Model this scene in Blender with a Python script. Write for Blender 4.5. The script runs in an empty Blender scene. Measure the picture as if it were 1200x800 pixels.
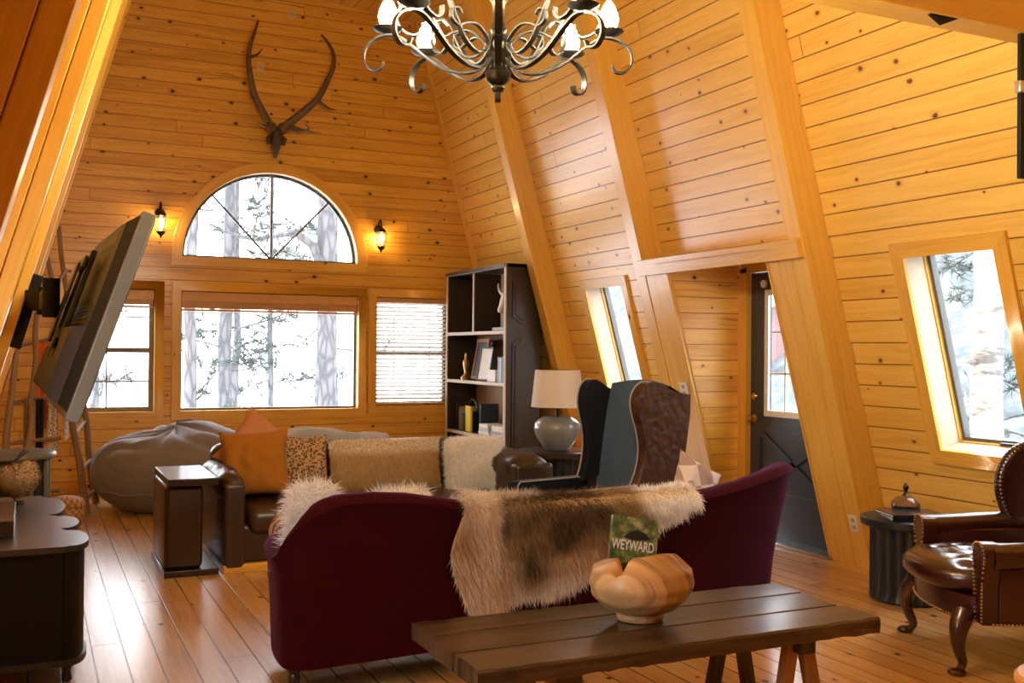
import bpy, bmesh, math, random
import numpy as np
from mathutils import Vector, Matrix, noise
random.seed(7)
rng = np.random.default_rng(11)
PI = math.pi
sc = bpy.context.scene
COL = sc.collection

# ------------------------------------------------------------------ mesh helpers
_rb = {}
def rbox_data(sx, sy, sz, bev, seg=3):
    k = (round(sx,4), round(sy,4), round(sz,4), round(bev,4), seg)
    if k not in _rb:
        bm = bmesh.new()
        bmesh.ops.create_cube(bm, size=1)
        for v in bm.verts:
            v.co = Vector((v.co.x*sx, v.co.y*sy, v.co.z*sz))
        if bev > 0:
            bmesh.ops.bevel(bm, geom=bm.edges[:], offset=min(bev, .49*min(sx,sy,sz)), segments=seg, profile=.5, affect='EDGES')
        bm.verts.index_update()
        _rb[k] = ([tuple(v.co) for v in bm.verts], [[v.index for v in f.verts] for f in bm.faces])
        bm.free()
    return _rb[k]

class MB:
    def __init__(self):
        self.v=[]; self.f=[]; self.uv=[]; self.col=None
    def add(self, vs, fs, M=None, uv=None, grain=None):
        vs=[Vector(p) for p in vs]; b=len(self.v)
        if uv is None:
            lo=[min(p[i] for p in vs) for i in range(3)]; hi=[max(p[i] for p in vs) for i in range(3)]
            d=[hi[i]-lo[i] for i in range(3)]
            L=d.index(max(d)) if grain is None else grain
            o1=random.uniform(0,40); o2=random.uniform(0,40)
            ot=[i for i in range(3) if i!=L]
            for f in fs:
                n=Vector((0,0,0))
                p0=vs[f[0]]
                for i in range(1,len(f)-1):
                    n+=(vs[f[i]]-p0).cross(vs[f[i+1]]-p0)
                V=ot[0] if abs(n[ot[0]])<=abs(n[ot[1]]) else ot[1]
                self.uv.append([(vs[i][L]+o1, vs[i][V]+o2) for i in f])
        else:
            self.uv.extend(uv)
        self.v.extend([(M@p if M is not None else p) for p in vs])
        self.f.extend([[b+i for i in f] for f in fs])
        return self
    def box(self, c, s, bev=0, M=None, R=None, seg=2, grain=None):
        vs,fs=rbox_data(s[0],s[1],s[2],bev,seg)
        T=Matrix.Translation(c)
        if R is not None: T=T@R
        if M is not None: T=M@T
        return self.add(vs,fs,T,grain=grain)
    def bar(self, a, b, w, t, bev=0, up=(0,0,1), M=None):   # rectangular bar from a to b
        a=Vector(a); b=Vector(b); d=b-a; L=d.length; d.normalize()
        u=Vector(up); x=u.cross(d)
        if x.length<1e-4: x=Vector((1,0,0)).cross(d)
        x.normalize(); y=d.cross(x)
        R=Matrix((x,y,d)).transposed().to_4x4()
        return self.box((a+b)/2,(w,t,L),bev,M,R)
    def tube(self, pts, rad, n=10, M=None, caps=True, squash=None):
        pts=[Vector(p) for p in pts]
        if not hasattr(rad,'__len__'): rad=[rad]*len(pts)
        vs=[];fs=[];uv=[]
        t0=(pts[1]-pts[0]).normalized()
        ref=Vector((0,0,1)) if abs(t0.z)<.9 else Vector((1,0,0))
        nx=t0.cross(ref).normalized()
        ln=[0]
        for i in range(1,len(pts)): ln.append(ln[-1]+(pts[i]-pts[i-1]).length)
        for i,p in enumerate(pts):
            t=(pts[min(i+1,len(pts)-1)]-pts[max(i-1,0)]).normalized()
            nx=(nx-t*nx.dot(t))
            if nx.length<1e-6: nx=t.orthogonal()
            nx.normalize(); ny=t.cross(nx)
            for k in range(n):
                a=2*PI*k/n
                vs.append(p+(nx*math.cos(a)+ny*math.sin(a)*(squash or 1))*rad[i])
        o=random.uniform(0,30)
        for i in range(len(pts)-1):
            for k in range(n):
                k2=(k+1)%n
                fs.append([i*n+k,i*n+k2,(i+1)*n+k2,(i+1)*n+k])
                c=2*PI*max(rad[i],.003)/n
                uv.append([(ln[i]+o,k*c),(ln[i]+o,(k+1)*c),(ln[i+1]+o,(k+1)*c),(ln[i+1]+o,k*c)])
        if caps:
            fs.append(list(range(n))[::-1]); uv.append([(o+.02*math.cos(2*PI*k/n),.02*math.sin(2*PI*k/n)) for k in range(n)])
            e=(len(pts)-1)*n
            fs.append([e+k for k in range(n)]); uv.append([(o+.02*math.cos(2*PI*k/n),.02*math.sin(2*PI*k/n)) for k in range(n)])
        return self.add(vs,fs,M,uv)
    def lathe(self, prof, n=28, M=None, fn=None):     # prof: list (r,z)
        vs=[];fs=[];uv=[]
        for i,(r,z) in enumerate(prof):
            for k in range(n):
                a=2*PI*k/n; rr=r
                if fn: rr=fn(r,z,a)
                vs.append((rr*math.cos(a),rr*math.sin(a),z))
        for i in range(len(prof)-1):
            for k in range(n):
                k2=(k+1)%n
                fs.append([i*n+k,i*n+k2,(i+1)*n+k2,(i+1)*n+k])
                R=max(prof[i][0],prof[i+1][0])
                a0=2*PI*k/n*R; a1=2*PI*(k+1)/n*R
                uv.append([(prof[i][1],a0),(prof[i][1],a1),(prof[i+1][1],a1),(prof[i+1][1],a0)])
        for e,rev in ((0,True),(len(prof)-1,False)):
            if prof[e][0]>1e-5:
                r=[e*n+k for k in range(n)]
                fs.append(r[::-1] if rev else r)
                uv.append([(vs[i][0],vs[i][1]) for i in fs[-1]])
        return self.add(vs,fs,M,uv)
    def grid(self, fn, nu, nv, cu=False, cv=False, M=None, us=1., vsc=1.):
        vs=[fn(i/(nu if cu else nu-1), j/(nv if cv else nv-1)) for i in range(nu) for j in range(nv)]
        fs=[];uv=[]
        for i in range(nu if cu else nu-1):
            for j in range(nv if cv else nv-1):
                i2=(i+1)%nu; j2=(j+1)%nv
                fs.append([i*nv+j,i2*nv+j,i2*nv+j2,i*nv+j2])
                a0=i/nu*us;a1=(i+1)/nu*us;b0=j/nv*vsc;b1=(j+1)/nv*vsc
                uv.append([(a0,b0),(a1,b0),(a1,b1),(a0,b1)])
        return self.add(vs,fs,M,uv)
    def prism(self, poly, d0, d1, M=None, grain=None):   # poly in local (x,z), extruded along y from d0 to d1
        n=len(poly)
        vs=[(p[0],d0,p[1]) for p in poly]+[(p[0],d1,p[1]) for p in poly]
        fs=[list(range(n)),[n+i for i in range(n)][::-1]]+[[i,n+i,n+(i+1)%n,(i+1)%n] for i in range(n)]
        return self.add(vs,fs,M,grain=grain)
    def ball(self, c, r, n=16, m=10, M=None, sc3=(1,1,1)):
        prof=[(math.sin(PI*i/m)*1.0, -math.cos(PI*i/m)) for i in range(m+1)]
        T=Matrix.Translation(c)@Matrix.Diagonal((r*sc3[0],r*sc3[1],r*sc3[2],1))
        if M is not None: T=M@T
        return self.lathe(prof,n,T)
    def build(self, name, m, parent=None, loc=None, rz=0, smooth=21, recalc=True):
        me=bpy.data.meshes.new(name)
        me.from_pydata([tuple(p) for p in self.v],[],self.f)
        uvl=me.uv_layers.new(name='UVMap')
        flat=[c for f in self.uv for p in f for c in p]
        if len(flat)==2*len(me.loops): uvl.data.foreach_set('uv',flat)
        if recalc and len(self.f)<60000:
            bm=bmesh.new(); bm.from_mesh(me)
            bmesh.ops.remove_doubles(bm,verts=bm.verts[:],dist=1e-6)
            bmesh.ops.recalc_face_normals(bm,faces=bm.faces[:]); bm.to_mesh(me); bm.free()
        if smooth:
            me.shade_smooth(); me.set_sharp_from_angle(angle=math.radians(smooth))
        me.materials.append(m)
        o=bpy.data.objects.new(name,me); COL.objects.link(o)
        if parent: o.parent=parent
        if loc is not None: o.location=loc
        o.rotation_euler.z=rz
        return o

def tag(o,label,cat,group=None,kind=None):
    o['label']=label; o['category']=cat
    if group: o['group']=group
    if kind: o['kind']=kind
    return o
def thing(name,label,cat,loc=(0,0,0),rz=0,group=None):
    o=bpy.data.objects.new(name,None); COL.objects.link(o); o.empty_display_size=.1
    o.location=loc; o.rotation_euler.z=rz
    return tag(o,label,cat,group)
def struct(o,label=None,cat=None):
    o['kind']='structure'
    if label: o['label']=label
    if cat: o['category']=cat
    return o
def copy_tree(o,parent=None):
    c=o.copy(); COL.objects.link(c)
    if parent: c.parent=parent
    for ch in list(o.children): copy_tree(ch,c)
    return c
def rot(ax,deg): return Matrix.Rotation(math.radians(deg),4,ax)
def tr(x,y,z): return Matrix.Translation((x,y,z))
def cr(pts,n=8):     # catmull-rom through points
    P=[Vector(p) for p in pts]; P=[2*P[0]-P[1]]+P+[2*P[-1]-P[-2]]; out=[]
    for i in range(1,len(P)-2):
        for k in range(n):
            t=k/n
            out.append(.5*((2*P[i])+(P[i+1]-P[i-1])*t+(2*P[i-1]-5*P[i]+4*P[i+1]-P[i+2])*t*t+(3*P[i]-P[i-1]-3*P[i+1]+P[i+2])*t**3))
    out.append(P[-2]); return out
def lerp1(x,xs,ys): return float(np.interp(x,xs,ys))

# ------------------------------------------------------------------ materials
class NT:
    def __init__(s,name):
        s.m=bpy.data.materials.new(name); s.m.use_nodes=True; s.t=s.m.node_tree
        s.b=s.t.nodes['Principled BSDF']
    def n(s,typ,**k):
        x=s.t.nodes.new(typ)
        for a,v in k.items():
            if a in x.bl_rna.properties: setattr(x,a,v)
            else:
                x.inputs[a].default_value=v
        return x
    def l(s,a,b): s.t.links.new(a,b)
    def math(s,op,a,b=None,c=None):
        x=s.t.nodes.new('ShaderNodeMath'); x.operation=op
        for i,v in enumerate((a,b,c)):
            if v is None: continue
            if isinstance(v,(int,float)): x.inputs[i].default_value=v
            else: s.l(v,x.inputs[i])
        return x.outputs[0]
    def mix(s,f,a,b,mode='MIX'):
        x=s.t.nodes.new('ShaderNodeMix'); x.data_type='RGBA'; x.blend_type=mode
        for i,v in ((0,f),(6,a),(7,b)):
            if isinstance(v,(int,float)): x.inputs[i].default_value=v
            elif isinstance(v,tuple): x.inputs[i].default_value=(*v,1) if len(v)==3 else v
            else: s.l(v,x.inputs[i])
        return x.outputs[2]
    def ramp(s,f,stops):
        x=s.t.nodes.new('ShaderNodeValToRGB'); r=x.color_ramp
        while len(r.elements)<len(stops): r.elements.new(.5)
        for e,(p,c) in zip(r.elements,stops):
            e.position=p; e.color=(*c,1) if len(c)==3 else c
        s.l(f,x.inputs[0]); return x.outputs[0]
    def vec(s,x,y,z=0):
        c=s.t.nodes.new('ShaderNodeCombineXYZ')
        for i,v in enumerate((x,y,z)):
            if isinstance(v,(int,float)): c.inputs[i].default_value=v
            else: s.l(v,c.inputs[i])
        return c.outputs[0]
    def noise(s,v,scale,detail=3,rough=.5):
        x=s.n('ShaderNodeTexNoise'); x.inputs['Scale'].default_value=scale; x.inputs['Detail'].default_value=detail; x.inputs['Roughness'].default_value=rough
        if v is not None: s.l(v,x.inputs['Vector'])
        return x.outputs[0]
    def uv(s):
        x=s.n('ShaderNodeUVMap'); sp=s.n('ShaderNodeSeparateXYZ'); s.l(x.outputs[0],sp.inputs[0]); return sp.outputs[0],sp.outputs[1],x.outputs[0]
    def obj(s): return s.n('ShaderNodeTexCoord').outputs['Object']
    def bump(s,h,strength=.3,dist=.01):
        x=s.n('ShaderNodeBump'); x.inputs['Strength'].default_value=strength; x.inputs['Distance'].default_value=dist
        s.l(h,x.inputs['Height']); s.l(x.outputs[0],s.b.inputs['Normal'])
    def set(s,**k):
        for a,v in k.items():
            i=s.b.inputs[a.replace('_',' ')]
            if hasattr(v,'is_output'): s.l(v,i)
            else: i.default_value=(*v,1) if isinstance(v,tuple) and len(v)==3 else v
        return s
def plain(name,c,rough=.5,metal=0,**k):
    t=NT(name); t.set(Base_Color=c,Roughness=rough,Metallic=metal,**k)
    f=t.noise(t.obj(),22,3); t.l(t.mix(f,tuple(x*.86 for x in c),tuple(min(1,x*1.12) for x in c)),t.b.inputs['Base Color'])
    return t.m
def wood(name,dark,light,rough=.45,coat=0,knots=.5,pitch=None,length=2.4,gap=(.05,.02,.006),gapw=.035,grain=1.,knotc=(.07,.022,.006),var=.35,bev=.5,knotscale=5.,streak=0.):
    """wood seen along UV: u runs along the grain in metres, v across it"""
    t=NT(name); u,v,uv=t.uv()
    if pitch:
        q=t.math('DIVIDE',v,pitch); pid=t.math('FLOOR',q); fr=t.math('SUBTRACT',q,pid)
        w=t.n('ShaderNodeTexWhiteNoise',noise_dimensions='1D'); t.l(pid,w.inputs['W'])
        uo=t.math('MULTIPLY_ADD',w.outputs[0],length*3.7,u)
        q2=t.math('DIVIDE',uo,length); bid=t.math('FLOOR',q2); fu=t.math('SUBTRACT',q2,bid)
        w2=t.n('ShaderNodeTexWhiteNoise',noise_dimensions='2D'); t.l(t.vec(pid,bid),w2.inputs['Vector'])
        rnd=w2.outputs[0]
        sh=t.math('MULTIPLY',rnd,17.)
        U=t.math('ADD',uo,sh); V=t.math('ADD',v,t.math('MULTIPLY',rnd,9.))
    else:
        U,V=u,v; rnd=None
    # grain
    wob=t.noise(t.vec(t.math('MULTIPLY',U,1.1),t.math('MULTIPLY',V,5.)),2.,2)
    V2=t.math('MULTIPLY_ADD',wob,.09,V)
    g1=t.noise(t.vec(t.math('MULTIPLY',U,1.2),t.math('MULTIPLY',V2,34.)),1.,4,.6)
    g2=t.noise(t.vec(t.math('MULTIPLY',U,5.),t.math('MULTIPLY',V2,190.)),1.,2,.5)
    big=t.noise(t.vec(t.math('MULTIPLY',U,.7),t.math('MULTIPLY',V,4.)),1.,2)
    fac=t.math('MULTIPLY_ADD',t.math('SUBTRACT',g1,.5),1.5*grain,.5)
    fac=t.math('ADD',fac,t.math('MULTIPLY',t.math('SUBTRACT',g2,.5),.5*grain))
    fac=t.math('ADD',fac,t.math('MULTIPLY',t.math('SUBTRACT',big,.5),.8*grain))
    if rnd is not None: fac=t.math('MULTIPLY_ADD',t.math('SUBTRACT',rnd,.5),var*2,fac)
    c=t.ramp(fac,[(0.0,dark),(.45,tuple(.45*a+.55*b for a,b in zip(dark,light))),(1.,light)])
    if streak:
        st=t.noise(t.vec(t.math('MULTIPLY',U,.8),t.math('MULTIPLY',V2,60.)),1.,2,.5)
        c=t.mix(t.math('MULTIPLY',t.math('GREATER_THAN',st,.66),streak),c,knotc)
    if knots>0:
        vo=t.n('ShaderNodeTexVoronoi',voronoi_dimensions='2D'); vo.inputs['Scale'].default_value=knotscale
        t.l(t.vec(t.math('MULTIPLY',U,.75),V),vo.inputs['Vector'])
        sp=t.n('ShaderNodeSeparateColor'); t.l(vo.outputs['Color'],sp.inputs[0])
        on=t.math('LESS_THAN',sp.outputs[0],knots)
        rad=t.math('MULTIPLY_ADD',sp.outputs[1],.055,.02)
        nz=t.noise(t.vec(U,V),40.,2)
        dd=t.math('MULTIPLY_ADD',t.math('SUBTRACT',nz,.5),.05,vo.outputs['Distance'])
        k=t.n('ShaderNodeMapRange',interpolation_type='SMOOTHSTEP'); t.l(t.math('DIVIDE',dd,rad),k.inputs[0])
        k.inputs[1].default_value=.7;k.inputs[2].default_value=1.25;k.inputs[3].default_value=1;k.inputs[4].default_value=0
        h=t.n('ShaderNodeMapRange'); t.l(t.math('DIVIDE',dd,rad),h.inputs[0])
        h.inputs[1].default_value=.8;h.inputs[2].default_value=2.6;h.inputs[3].default_value=.4;h.inputs[4].default_value=0
        kf=t.math('MULTIPLY',on,k.outputs[0]); hf=t.math('MULTIPLY',on,h.outputs[0])
        c=t.mix(hf,c,tuple(.55*a+.45*b for a,b in zip(dark,knotc)))
        c=t.mix(kf,c,knotc)
    hgt=t.math('MULTIPLY',g1,.15)
    if pitch:
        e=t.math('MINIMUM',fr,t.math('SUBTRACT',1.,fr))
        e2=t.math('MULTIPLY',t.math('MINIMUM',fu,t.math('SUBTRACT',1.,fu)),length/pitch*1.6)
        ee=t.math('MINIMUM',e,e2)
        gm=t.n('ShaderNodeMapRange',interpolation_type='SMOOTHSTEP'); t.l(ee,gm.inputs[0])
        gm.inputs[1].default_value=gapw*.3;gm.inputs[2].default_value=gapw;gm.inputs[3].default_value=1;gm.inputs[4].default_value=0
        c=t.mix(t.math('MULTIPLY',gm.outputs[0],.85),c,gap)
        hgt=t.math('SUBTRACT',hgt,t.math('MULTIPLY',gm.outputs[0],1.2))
        t.bump(hgt,bev,.004)
    else:
        t.bump(hgt,.25,.003)
    t.set(Base_Color=c,Roughness=rough,Coat_Weight=coat,Coat_Roughness=.18)
    return t.m
def fabric(name,c,c2=None,scale=90,rough=.9,sheen=0,tint=(1,1,1),bump=.25,noise_s=6):
    t=NT(name); o=t.obj(); t.b.inputs['Specular IOR Level'].default_value=.08
    f=t.noise(o,noise_s,4); c2=c2 or tuple(x*.75 for x in c)
    t.set(Base_Color=t.mix(f,c2,c),Roughness=rough,Sheen_Weight=sheen,Sheen_Roughness=.35,Sheen_Tint=tint)
    h=t.noise(o,scale,2); t.bump(h,bump,.004); return t.m
def leather(name,c,c2,rough=.35,scale=160,bump=.18,coat=.25,blot=5):
    t=NT(name); o=t.obj(); f=t.noise(o,blot,4,.6)
    vo=t.n('ShaderNodeTexVoronoi'); vo.inputs['Scale'].default_value=scale; t.l(o,vo.inputs['Vector'])
    t.set(Base_Color=t.mix(f,c2,c),Roughness=rough,Coat_Weight=coat,Coat_Roughness=.2)
    t.bump(vo.outputs['Distance'],bump,.003); return t.m
def attrmat(name,rough=.75,spec=.2):
    t=NT(name); a=t.n('ShaderNodeAttribute',attribute_name='Col'); t.set(Base_Color=a.outputs['Color'],Roughness=rough)
    t.b.inputs['Specular IOR Level'].default_value=spec; return t.m
def emit(name,c,s,edge=None):
    t=NT(name); t.set(Base_Color=c,Emission_Color=c,Emission_Strength=s,Roughness=.4); return t.m
def glassmat(name,tint=(1,1,1),refl=.06):
    t=NT(name); t.t.nodes.remove(t.b)
    tp=t.n('ShaderNodeBsdfTransparent'); tp.inputs[0].default_value=(*tint,1)
    gl=t.n('ShaderNodeBsdfGlossy'); gl.inputs['Roughness'].default_value=.02
    lw=t.n('ShaderNodeLayerWeight'); fr=t.math('MULTIPLY_ADD',t.math('POWER',lw.outputs['Facing'],5.),.8,.035)
    mx=t.n('ShaderNodeMixShader'); t.l(fr,mx.inputs[0]); t.l(tp.outputs[0],mx.inputs[1]); t.l(gl.outputs[0],mx.inputs[2])
    t.l(mx.outputs[0],t.t.nodes['Material Output'].inputs[0]); return t.m

PB=dict(dark=(.50,.22,.018),light=(.78,.44,.058))
M={}
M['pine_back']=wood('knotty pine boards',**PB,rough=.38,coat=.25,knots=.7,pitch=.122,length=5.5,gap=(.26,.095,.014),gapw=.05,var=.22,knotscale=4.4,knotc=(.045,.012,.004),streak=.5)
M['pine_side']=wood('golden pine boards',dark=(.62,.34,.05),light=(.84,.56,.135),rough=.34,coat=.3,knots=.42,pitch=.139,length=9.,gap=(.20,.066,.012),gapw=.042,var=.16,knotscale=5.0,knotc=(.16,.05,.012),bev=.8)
M['rafter']=wood('clear pine timber',dark=(.58,.30,.04),light=(.81,.50,.10),rough=.3,coat=.35,knots=.13,knotscale=3.2,knotc=(.13,.04,.01))
M['casing']=wood('window casing pine',dark=(.57,.28,.034),light=(.79,.47,.08),rough=.33,coat=.3,knots=.05,knotscale=4)
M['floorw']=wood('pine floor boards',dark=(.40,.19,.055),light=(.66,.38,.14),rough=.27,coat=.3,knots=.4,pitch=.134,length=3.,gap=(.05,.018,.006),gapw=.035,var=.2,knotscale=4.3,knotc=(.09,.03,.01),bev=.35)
M['ceilw']=M['pine_side']
M['cherry']=wood('polished cherry',dark=(.018,.005,.003),light=(.065,.02,.011),rough=.25,coat=.5,knots=0)
M['walnut']=wood('dark walnut',dark=(.011,.005,.003),light=(.038,.016,.008),rough=.35,coat=.35,knots=0)
M['rustic']=wood('rustic table planks',dark=(.006,.0035,.0022),light=(.088,.050,.027),rough=.34,coat=.25,knots=.35,knotscale=3,knotc=(.012,.005,.003),grain=1.7)
M['rawedge']=wood('raw trestle wood',dark=(.20,.09,.03),light=(.46,.24,.09),rough=.5,knots=.2)
M['oldcab']=wood('dark stained oak',dark=(.011,.007,.004),light=(.036,.023,.014),rough=.42,coat=.15,knots=0)
M['cabin']=wood('bookcase inner boards',dark=(.2,.10,.035),light=(.42,.23,.09),rough=.5,knots=.1)
M['palewood']=wood('worn pale shelf edge',dark=(.35,.27,.2),light=(.66,.56,.46),rough=.6,knots=0)
M['bowlw']=wood('carved teak root',dark=(.11,.05,.017),light=(.64,.39,.17),rough=.45,coat=.12,knots=.3,knotscale=8,grain=1.9,knotc=(.12,.04,.012))
M['stick']=wood('bark stripped sticks',dark=(.12,.065,.03),light=(.32,.2,.1),rough=.75,knots=.3,knotscale=14)
M['stoolw']=wood('honey stool seat',dark=(.5,.2,.04),light=(.75,.38,.1),rough=.35,coat=.2,knots=0)
M['black']=plain('black enamel',(.014,.018,.021),.34)
M['blackmatte']=plain('black plastic',(.006,.0055,.0055),.5,Specular_IOR_Level=.2)
M['tvback']=plain('dark grey plastic',(.014,.011,.010),.5,Specular_IOR_Level=.25)
M['tvbezel']=plain('grey bezel plastic',(.14,.14,.12),.4)
M['tvlow']=plain('brown grey plastic',(.035,.022,.017),.55)
M['screen']=plain('dark glossy screen',(.004,.004,.005),.08)
M['iron']=plain('antique iron',(.016,.0145,.011),.42,.35)
M['bronze']=plain('dark bronze',(.045,.034,.02),.35,.9)
M['brass']=plain('aged brass',(.55,.36,.14),.28,1)
M['steel']=plain('brushed steel',(.55,.55,.55),.3,1)
M['white']=plain('white plastic',(.75,.74,.7),.4)
M['tanplate']=plain('tan plate',(.62,.42,.16),.5)
M['alum']=plain('dark grey window frame',(.10,.105,.11),.4)
M['sash']=plain('brown window sash',(.20,.15,.11),.45)
M['jamb']=plain('pale primed jamb',(.50,.43,.31),.5)
M['glass']=glassmat('window glass')
M['lampglass']=glassmat('lantern glass',(1,.9,.75))
M['doorp']=plain('slate blue painted door',(.034,.041,.058),.28)
M['doorw']=plain('white door lite frame',(.75,.75,.75),.4)
M['blind']=plain('wooden blind',(.62,.33,.11),.4)
M['wine']=fabric('wine velvet',(.042,.0019,.004),(.027,.0013,.003),260,.9,.18,(.75,.25,.7),.1)
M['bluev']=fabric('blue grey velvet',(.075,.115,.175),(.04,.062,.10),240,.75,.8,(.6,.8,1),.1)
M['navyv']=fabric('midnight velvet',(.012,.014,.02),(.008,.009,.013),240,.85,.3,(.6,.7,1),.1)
M['piping']=plain('pale studded piping',(.30,.28,.28),.4)
M['sofal']=leather('dark brown sofa leather',(.05,.025,.012),(.026,.0125,.007),.38,90,.15,.15)
M['oxblood']=leather('oxblood leather',(.048,.0085,.005),(.022,.0045,.003),.24,70,.12,.5)
M['bean']=fabric('grey brown suede cloth',(.24,.215,.205),(.185,.16,.15),140,.85,.6,(.8,.85,1),.2)
M['mustard']=fabric('mustard cotton',(.42,.17,.025),(.34,.13,.018),200,.9,.1)
M['peach']=fabric('peach linen',(.55,.25,.12),(.48,.21,.1),200,.9)
M['greycloth']=fabric('grey blue blanket',(.42,.43,.47),(.32,.33,.36),120,.9,.2)
M['whitebook']=plain('white paper',(.75,.73,.68),.6)
M['shade']=None
M['hide']=plain('hide skin',(.5,.36,.2),.9)
M['hidew']=plain('sheepskin skin',(.75,.68,.58),.9)
M['fur']=attrmat('animal hair',.65,.25)
M['antler']=None
M['bone']=plain('dark aged bone',(.05,.028,.015),.6)
M['horn']=plain('pale horn',(.7,.64,.55),.5)
M['snow']=plain('snowy ground',(.72,.74,.78),.9)
def _m():
    t=NT('pleated lamp shade linen'); c=(.9,.84,.77)
    t.set(Base_Color=c,Roughness=.9)
    tl=t.n('ShaderNodeBsdfTranslucent'); tl.inputs[0].default_value=(*c,1)
    mx=t.n('ShaderNodeMixShader'); mx.inputs[0].default_value=.25
    t.l(t.b.outputs[0],mx.inputs[1]); t.l(tl.outputs[0],mx.inputs[2]); t.l(mx.outputs[0],t.t.nodes['Material Output'].inputs[0])
    M['shade']=t.m
    t=NT('white blind slats'); c=(.55,.51,.44)
    t.set(Base_Color=c,Roughness=.5)
    tl=t.n('ShaderNodeBsdfTranslucent'); tl.inputs[0].default_value=(.85,.8,.7,1)
    mx=t.n('ShaderNodeMixShader'); mx.inputs[0].default_value=.16
    t.l(t.b.outputs[0],mx.inputs[1]); t.l(tl.outputs[0],mx.inputs[2]); t.l(mx.outputs[0],t.t.nodes['Material Output'].inputs[0])
    M['slat']=t.m
    t=NT('antler'); sp=t.n('ShaderNodeSeparateXYZ'); f=t.noise(t.obj(),14,4)
    t.set(Base_Color=t.mix(f,(.05,.03,.014),(.19,.12,.062)),Roughness=.45); t.bump(t.noise(t.obj(),70,3),.4,.006); M['antler']=t.m
    t=NT('glazed grey ceramic'); f=t.noise(t.obj(),5,4)
    t.set(Base_Color=t.mix(f,(.11,.12,.125),(.33,.34,.34)),Roughness=.3,Coat_Weight=.4); t.bump(t.noise(t.obj(),30,3),.15,.006); M['ceramic']=t.m
    t=NT('tooled brown leather'); o=t.obj()
    f=t.noise(o,9,6,.65); vo=t.n('ShaderNodeTexVoronoi',feature='SMOOTH_F1'); vo.inputs['Scale'].default_value=26; t.l(o,vo.inputs['Vector'])
    wv=t.n('ShaderNodeTexWave'); wv.inputs['Scale'].default_value=6; wv.inputs['Distortion'].default_value=9; t.l(o,wv.inputs['Vector'])
    t.set(Base_Color=t.mix(f,(.016,.006,.0035),(.085,.030,.015)),Roughness=.42,Coat_Weight=.15); t.bump(t.math('ADD',vo.outputs['Distance'],t.math('MULTIPLY',wv.outputs[1],.35)),.45,.012); M['tooled']=t.m
    t=NT('spotted hide print'); o=t.obj(); vo=t.n('ShaderNodeTexVoronoi'); vo.inputs['Scale'].default_value=60; t.l(o,vo.inputs['Vector'])
    nz=t.noise(o,26,5,.7); d=t.math('MULTIPLY_ADD',t.math('SUBTRACT',nz,.5),.9,vo.outputs['Distance'])
    t.set(Base_Color=t.ramp(d,[(.25,(.07,.035,.017)),(.42,(.2,.11,.05)),(.6,(.48,.31,.16))]),Roughness=.85); t.bump(t.noise(o,160,2),.4,.006); M['leopard']=t.m
    t=NT('orange kilim weave'); o=t.obj(); w=t.n('ShaderNodeTexVoronoi',distance='MANHATTAN'); w.inputs['Scale'].default_value=15; t.l(o,w.inputs['Vector'])
    sp=t.n('ShaderNodeSeparateColor'); t.l(w.outputs['Color'],sp.inputs[0])
    t.set(Base_Color=t.ramp(sp.outputs[0],[(0,(.05,.03,.025)),(.3,(.55,.3,.16)),(.55,(.62,.4,.25)),(.8,(.22,.05,.02))]),Roughness=.9); t.t.nodes['Color Ramp'].color_ramp.interpolation='CONSTANT'; M['kilim']=t.m
    t=NT('orange red wool'); o=t.obj(); t.set(Base_Color=t.mix(t.noise(o,5,3),(.55,.07,.012),(.75,.16,.03)),Roughness=.9); t.bump(t.noise(o,150,2),.4,.005); M['orangewool']=t.m
    t=NT('speckled throw'); o=t.obj(); vo=t.n('ShaderNodeTexVoronoi'); vo.inputs['Scale'].default_value=55; t.l(o,vo.inputs['Vector'])
    t.set(Base_Color=t.ramp(vo.outputs['Distance'],[(.2,(.05,.035,.03)),(.45,(.62,.5,.4))]),Roughness=.9); M['speckle']=t.m
    t=NT('gold fringe throw'); o=t.obj(); t.set(Base_Color=t.mix(t.noise(o,60,3),(.2,.1,.02),(.6,.36,.08)),Roughness=.8); M['gold']=t.m
    t=NT('wicker'); u,v,uv=t.uv(); ck=t.n('ShaderNodeTexChecker'); ck.inputs['Scale'].default_value=36; t.l(uv,ck.inputs[0])
    ck.inputs[1].default_value=(.55,.3,.11,1); ck.inputs[2].default_value=(.3,.14,.045,1)
    t.set(Base_Color=ck.outputs[0],Roughness=.6); t.bump(ck.outputs[1],.6,.006); M['wicker']=t.m
    t=NT('ponderosa bark'); o=t.obj(); mp=t.n('ShaderNodeMapping'); mp.inputs['Scale'].default_value=(1,1,.3); t.l(o,mp.inputs[0])
    vo=t.n('ShaderNodeTexVoronoi',feature='DISTANCE_TO_EDGE'); vo.inputs['Scale'].default_value=9; t.l(mp.outputs[0],vo.inputs['Vector'])
    t.set(Base_Color=t.ramp(vo.outputs['Distance'],[(0,(.045,.048,.056)),(.25,(.115,.108,.112))]),Roughness=.9); M['bark']=t.m
    t=NT('pale birch bark'); o=t.obj(); mp=t.n('ShaderNodeMapping'); mp.inputs['Scale'].default_value=(3,3,12); t.l(o,mp.inputs[0])
    t.set(Base_Color=t.ramp(t.noise(mp.outputs[0],1.4,3),[(.35,(.09,.09,.092)),(.5,(.26,.26,.265))]),Roughness=.8); M['birch']=t.m
    t=NT('pine needles'); t.set(Base_Color=(.05,.066,.056),Roughness=.8); M['needle']=t.m
    t=NT('book cover'); o=t.obj(); f=t.noise(o,30,5,.7)
    t.set(Base_Color=t.ramp(f,[(.3,(.02,.035,.015)),(.5,(.10,.14,.05)),(.68,(.42,.42,.2))]),Roughness=.4); M['cover']=t.m
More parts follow.
